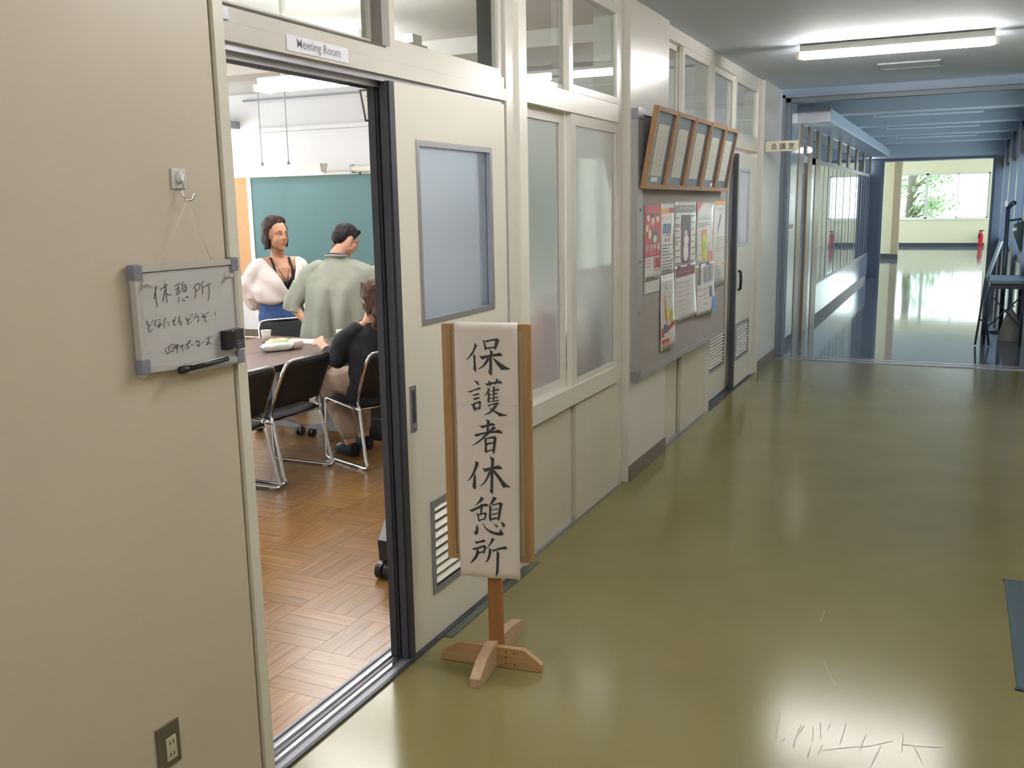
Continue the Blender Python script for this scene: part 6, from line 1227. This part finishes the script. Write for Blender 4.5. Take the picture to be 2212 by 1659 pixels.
# ---------------------------------------------------------------- woman in black, seated
def seated():
    root = empty('person', (-1.73, 5.25, 0), 'seated woman in black top and beige trousers, her brown hair tied, hand on table', 'person', 'people in the meeting room')
    fb = V((-.93, .37, 0)).normalized(); lb = UP.cross(fb); C = V((-1.715, 5.25, 0)); Q = lambda a, b, z: C+fb*a+lb*b+UP*z
    F = frame_of((-.80, .60, 0), .28, .0); hc = V((-1.715, 5.285, 1.072)); s = 1.02
    b = MB(); P = head(b, hc, F, s)
    chain(b, (hc-UP*.05-fb*.01, .052), (Q(.035, 0, .90), .056))
    loft(b, [(Q(-.03, 0, .44), fb*.13, lb*.18), (Q(-.03, 0, .52), fb*.13, lb*.175), (Q(-.02, 0, .66), fb*.115, lb*.155), (Q(.01, 0, .78), fb*.12, lb*.17), (Q(.025, 0, .85), fb*.10, lb*.165), (Q(.035, 0, .90), fb*.07, lb*.10)])
    for q in (-1, 1): cap(b, Q(.03, .05*q, .89), Q(.03, .16*q, .855), .045, .055)
    elbow = V((-1.885, 5.06, .70)); wrist = V((-2.105, 5.20, .765))
    chain(b, (Q(.03, .175, .845), .053), (elbow, .042), (wrist, .028)); hand(b, wrist, V((-.62, .60, .30)), V((-.30, -.35, .88)), .70, -1, 1.0)
    e2 = Q(.22, -.22, .70); chain(b, (Q(.03, -.175, .845), .053), (e2, .042), (Q(.42, -.08, .735), .028)); hand(b, Q(.42, -.08, .735), fb+lb*.2, UP, .5, -1)
    for q, kx, ax in ((1, .40, .20), (-1, .42, .30)):
        chain(b, (Q(.0, .09*q, .50), .095), (Q(kx, .10*q, .50), .062), (Q(ax, .09*q, .10), .040)); cap(b, Q(ax-.03, .09*q, .055), Q(ax+.13, .09*q, .035), .038, .030)
    skinned(b, 'body', 'skin', root, .009, 3)
    face_parts(root, P, F, s)
    f, l, u = F
    b = MB(); ell(b, P(-.018, 0, .040), f*.104*s, l*.092*s, u*.092*s); ell(b, P(-.040, 0, -.03), f*.078*s, l*.086*s, u*.095*s); ell(b, P(-.085, 0, -.105), f*.050*s, l*.060*s, u*.055*s)
    chain(b, (P(-.09, 0, -.11), .036), (Q(-.055, .02, .90), .030), (Q(-.075, .035, .84), .012))
    for k in range(14):
        r0 = random.Random(k+50); a = -1.6+3.2*k/13; chain(b, (P(-.01, .075*math.sin(a), .10), .014), (P(-.05-.04*math.cos(a), .088*math.sin(a), .0), .014), (P(-.085, .05*math.sin(a), -.085), .010))
    for k in range(5): chain(b, (P(.02, .074, -.01-.01*k), .008), (P(.005, .078, -.06), .006), (P(-.02, .066, -.105-.006*k), .003))
    skinned(b, 'hair', 'hairbr', root, .0065, 1, folds(.006, 70, 14, 8))
    b = MB()
    loft(b, [(Q(-.035, 0, .40), fb*.165, lb*.225), (Q(-.035, 0, .50), fb*.160, lb*.225), (Q(-.03, 0, .64), fb*.145, lb*.20), (Q(.0, 0, .77), fb*.145, lb*.205), (Q(.018, 0, .845), fb*.120, lb*.19), (Q(.03, 0, .895), fb*.085, lb*.115), (Q(.035, 0, .925), fb*.064, lb*.07)])
    fore = elbow+(wrist-elbow)*.34
    chain(b, (Q(.03, .12, .865), .066), (Q(.03, .185, .835), .070), (elbow, .068), (fore, .062)); chain(b, (Q(.03, -.12, .865), .066), (Q(.03, -.185, .835), .070), (e2, .06), (Q(.34, -.13, .73), .052))
    skinned(b, 'top', 'blackcl', root, .0095, 3, lambda c, n: n*(.013*noise.noise((c.x*13, c.y*13, c.z*9))+.006*math.sin(c.z*40+c.x*20)), lambda c: c.z < .405 or c.z > .935, .004)
    b = MB(); loft(b, [(Q(-.03, 0, .44), fb*.15, lb*.20), (Q(-.03, 0, .55), fb*.14, lb*.19)])
    for q, kx, ax in ((1, .40, .20), (-1, .42, .30)): chain(b, (Q(-.02, .10*q, .515), .102), (Q(.2, .105*q, .52), .098), (Q(kx, .10*q, .505), .083), (Q((kx+ax)/2, .095*q, .30), .080), (Q(ax+.01, .09*q, .17), .066))
    skinned(b, 'trousers', 'beige', root, .010, 3, folds(.010, 14, 10, 5))
    for q, ax in ((1, .20), (-1, .30)):
        b = MB(); loft(b, [(Q(ax-.075, .09*q, .035), lb*.028, UP*.03), (Q(ax-.06, .09*q, .045), lb*.042, UP*.05), (Q(ax, .09*q, .042), lb*.044, UP*.052), (Q(ax+.10, .09*q, .03), lb*.047, UP*.036), (Q(ax+.17, .09*q, .022), lb*.03, UP*.022)]); skinned(b, 'shoe', 'blackcl', root, .007, 3)
        b = MB(); ell(b, Q(ax+.06, .09*q+.028, .078), fb*.018, lb*.010, UP*.008); b.build('shoe_buckle', mat('pale_buckle', (150, 160, 176), .3), root, smooth=True)
seated()
# ---------------------------------------------------------------- someone behind the man, only a lock of hair in sight
def hidden():
    root = empty('person', (-3.60, 7.55, 0), 'person hidden behind the man in grey-green, only dark hair showing', 'person', 'people in the meeting room')
    fb = V((.45, -.89, 0)).normalized(); lb = UP.cross(fb); C = V((-3.575, 7.58, 0)); Q = lambda a, b, z: C+fb*a+lb*b+UP*z
    F = frame_of(fb, .25); hc = Q(.03, 0, 1.24); b = MB(); P = head(b, hc, F)
    chain(b, (hc-UP*.05, .05), (Q(0, 0, 1.05), .055)); loft(b, [(Q(0, 0, .70), fb*.11, lb*.16), (Q(0, 0, .95), fb*.11, lb*.16), (Q(0, 0, 1.03), fb*.08, lb*.13), (Q(0, 0, 1.08), fb*.05, lb*.06)])
    for q in (-1, 1):
        chain(b, (Q(0, .15*q, 1.0), .05), (Q(.05, .2*q, .78), .04), (Q(.2, .1*q, .72), .028)); hand(b, Q(.2, .1*q, .72), fb, UP, .4, q)
        chain(b, (Q(0, .08*q, .72), .09), (Q(.02, .09*q, .4), .06), (Q(0, .09*q, .08), .042)); cap(b, Q(-.02, .09*q, .045), Q(.13, .1*q, .03), .04, .03)
    skinned(b, 'body', 'skin', root, .012, 3); face_parts(root, P, F, 1)
    b = MB(); ell(b, P(-.02, 0, .04), F[0]*.1, F[1]*.088, F[2]*.085); ell(b, P(-.06, 0, -.02), F[0]*.06, F[1]*.08, F[2]*.09); skinned(b, 'hair', 'hair', root, .008, 1)
    b = MB(); loft(b, [(Q(0, 0, .60), fb*.14, lb*.2), (Q(0, 0, .95), fb*.13, lb*.19), (Q(0, 0, 1.03), fb*.10, lb*.16), (Q(0, 0, 1.09), fb*.06, lb*.07)])
    for q in (-1, 1): chain(b, (Q(0, .15*q, 1.0), .065), (Q(.05, .2*q, .8), .055))
    skinned(b, 'top', 'navy', root, .012, 2)
    b = MB()
    for q in (-1, 1): chain(b, (Q(0, .09*q, .70), .11), (Q(.02, .09*q, .4), .08), (Q(0, .09*q, .06), .065))
    skinned(b, 'trousers', 'charcoal_cotton' if 'charcoal_cotton' in M else MATS['charcoal_cotton'], root, .012, 2)
hidden()
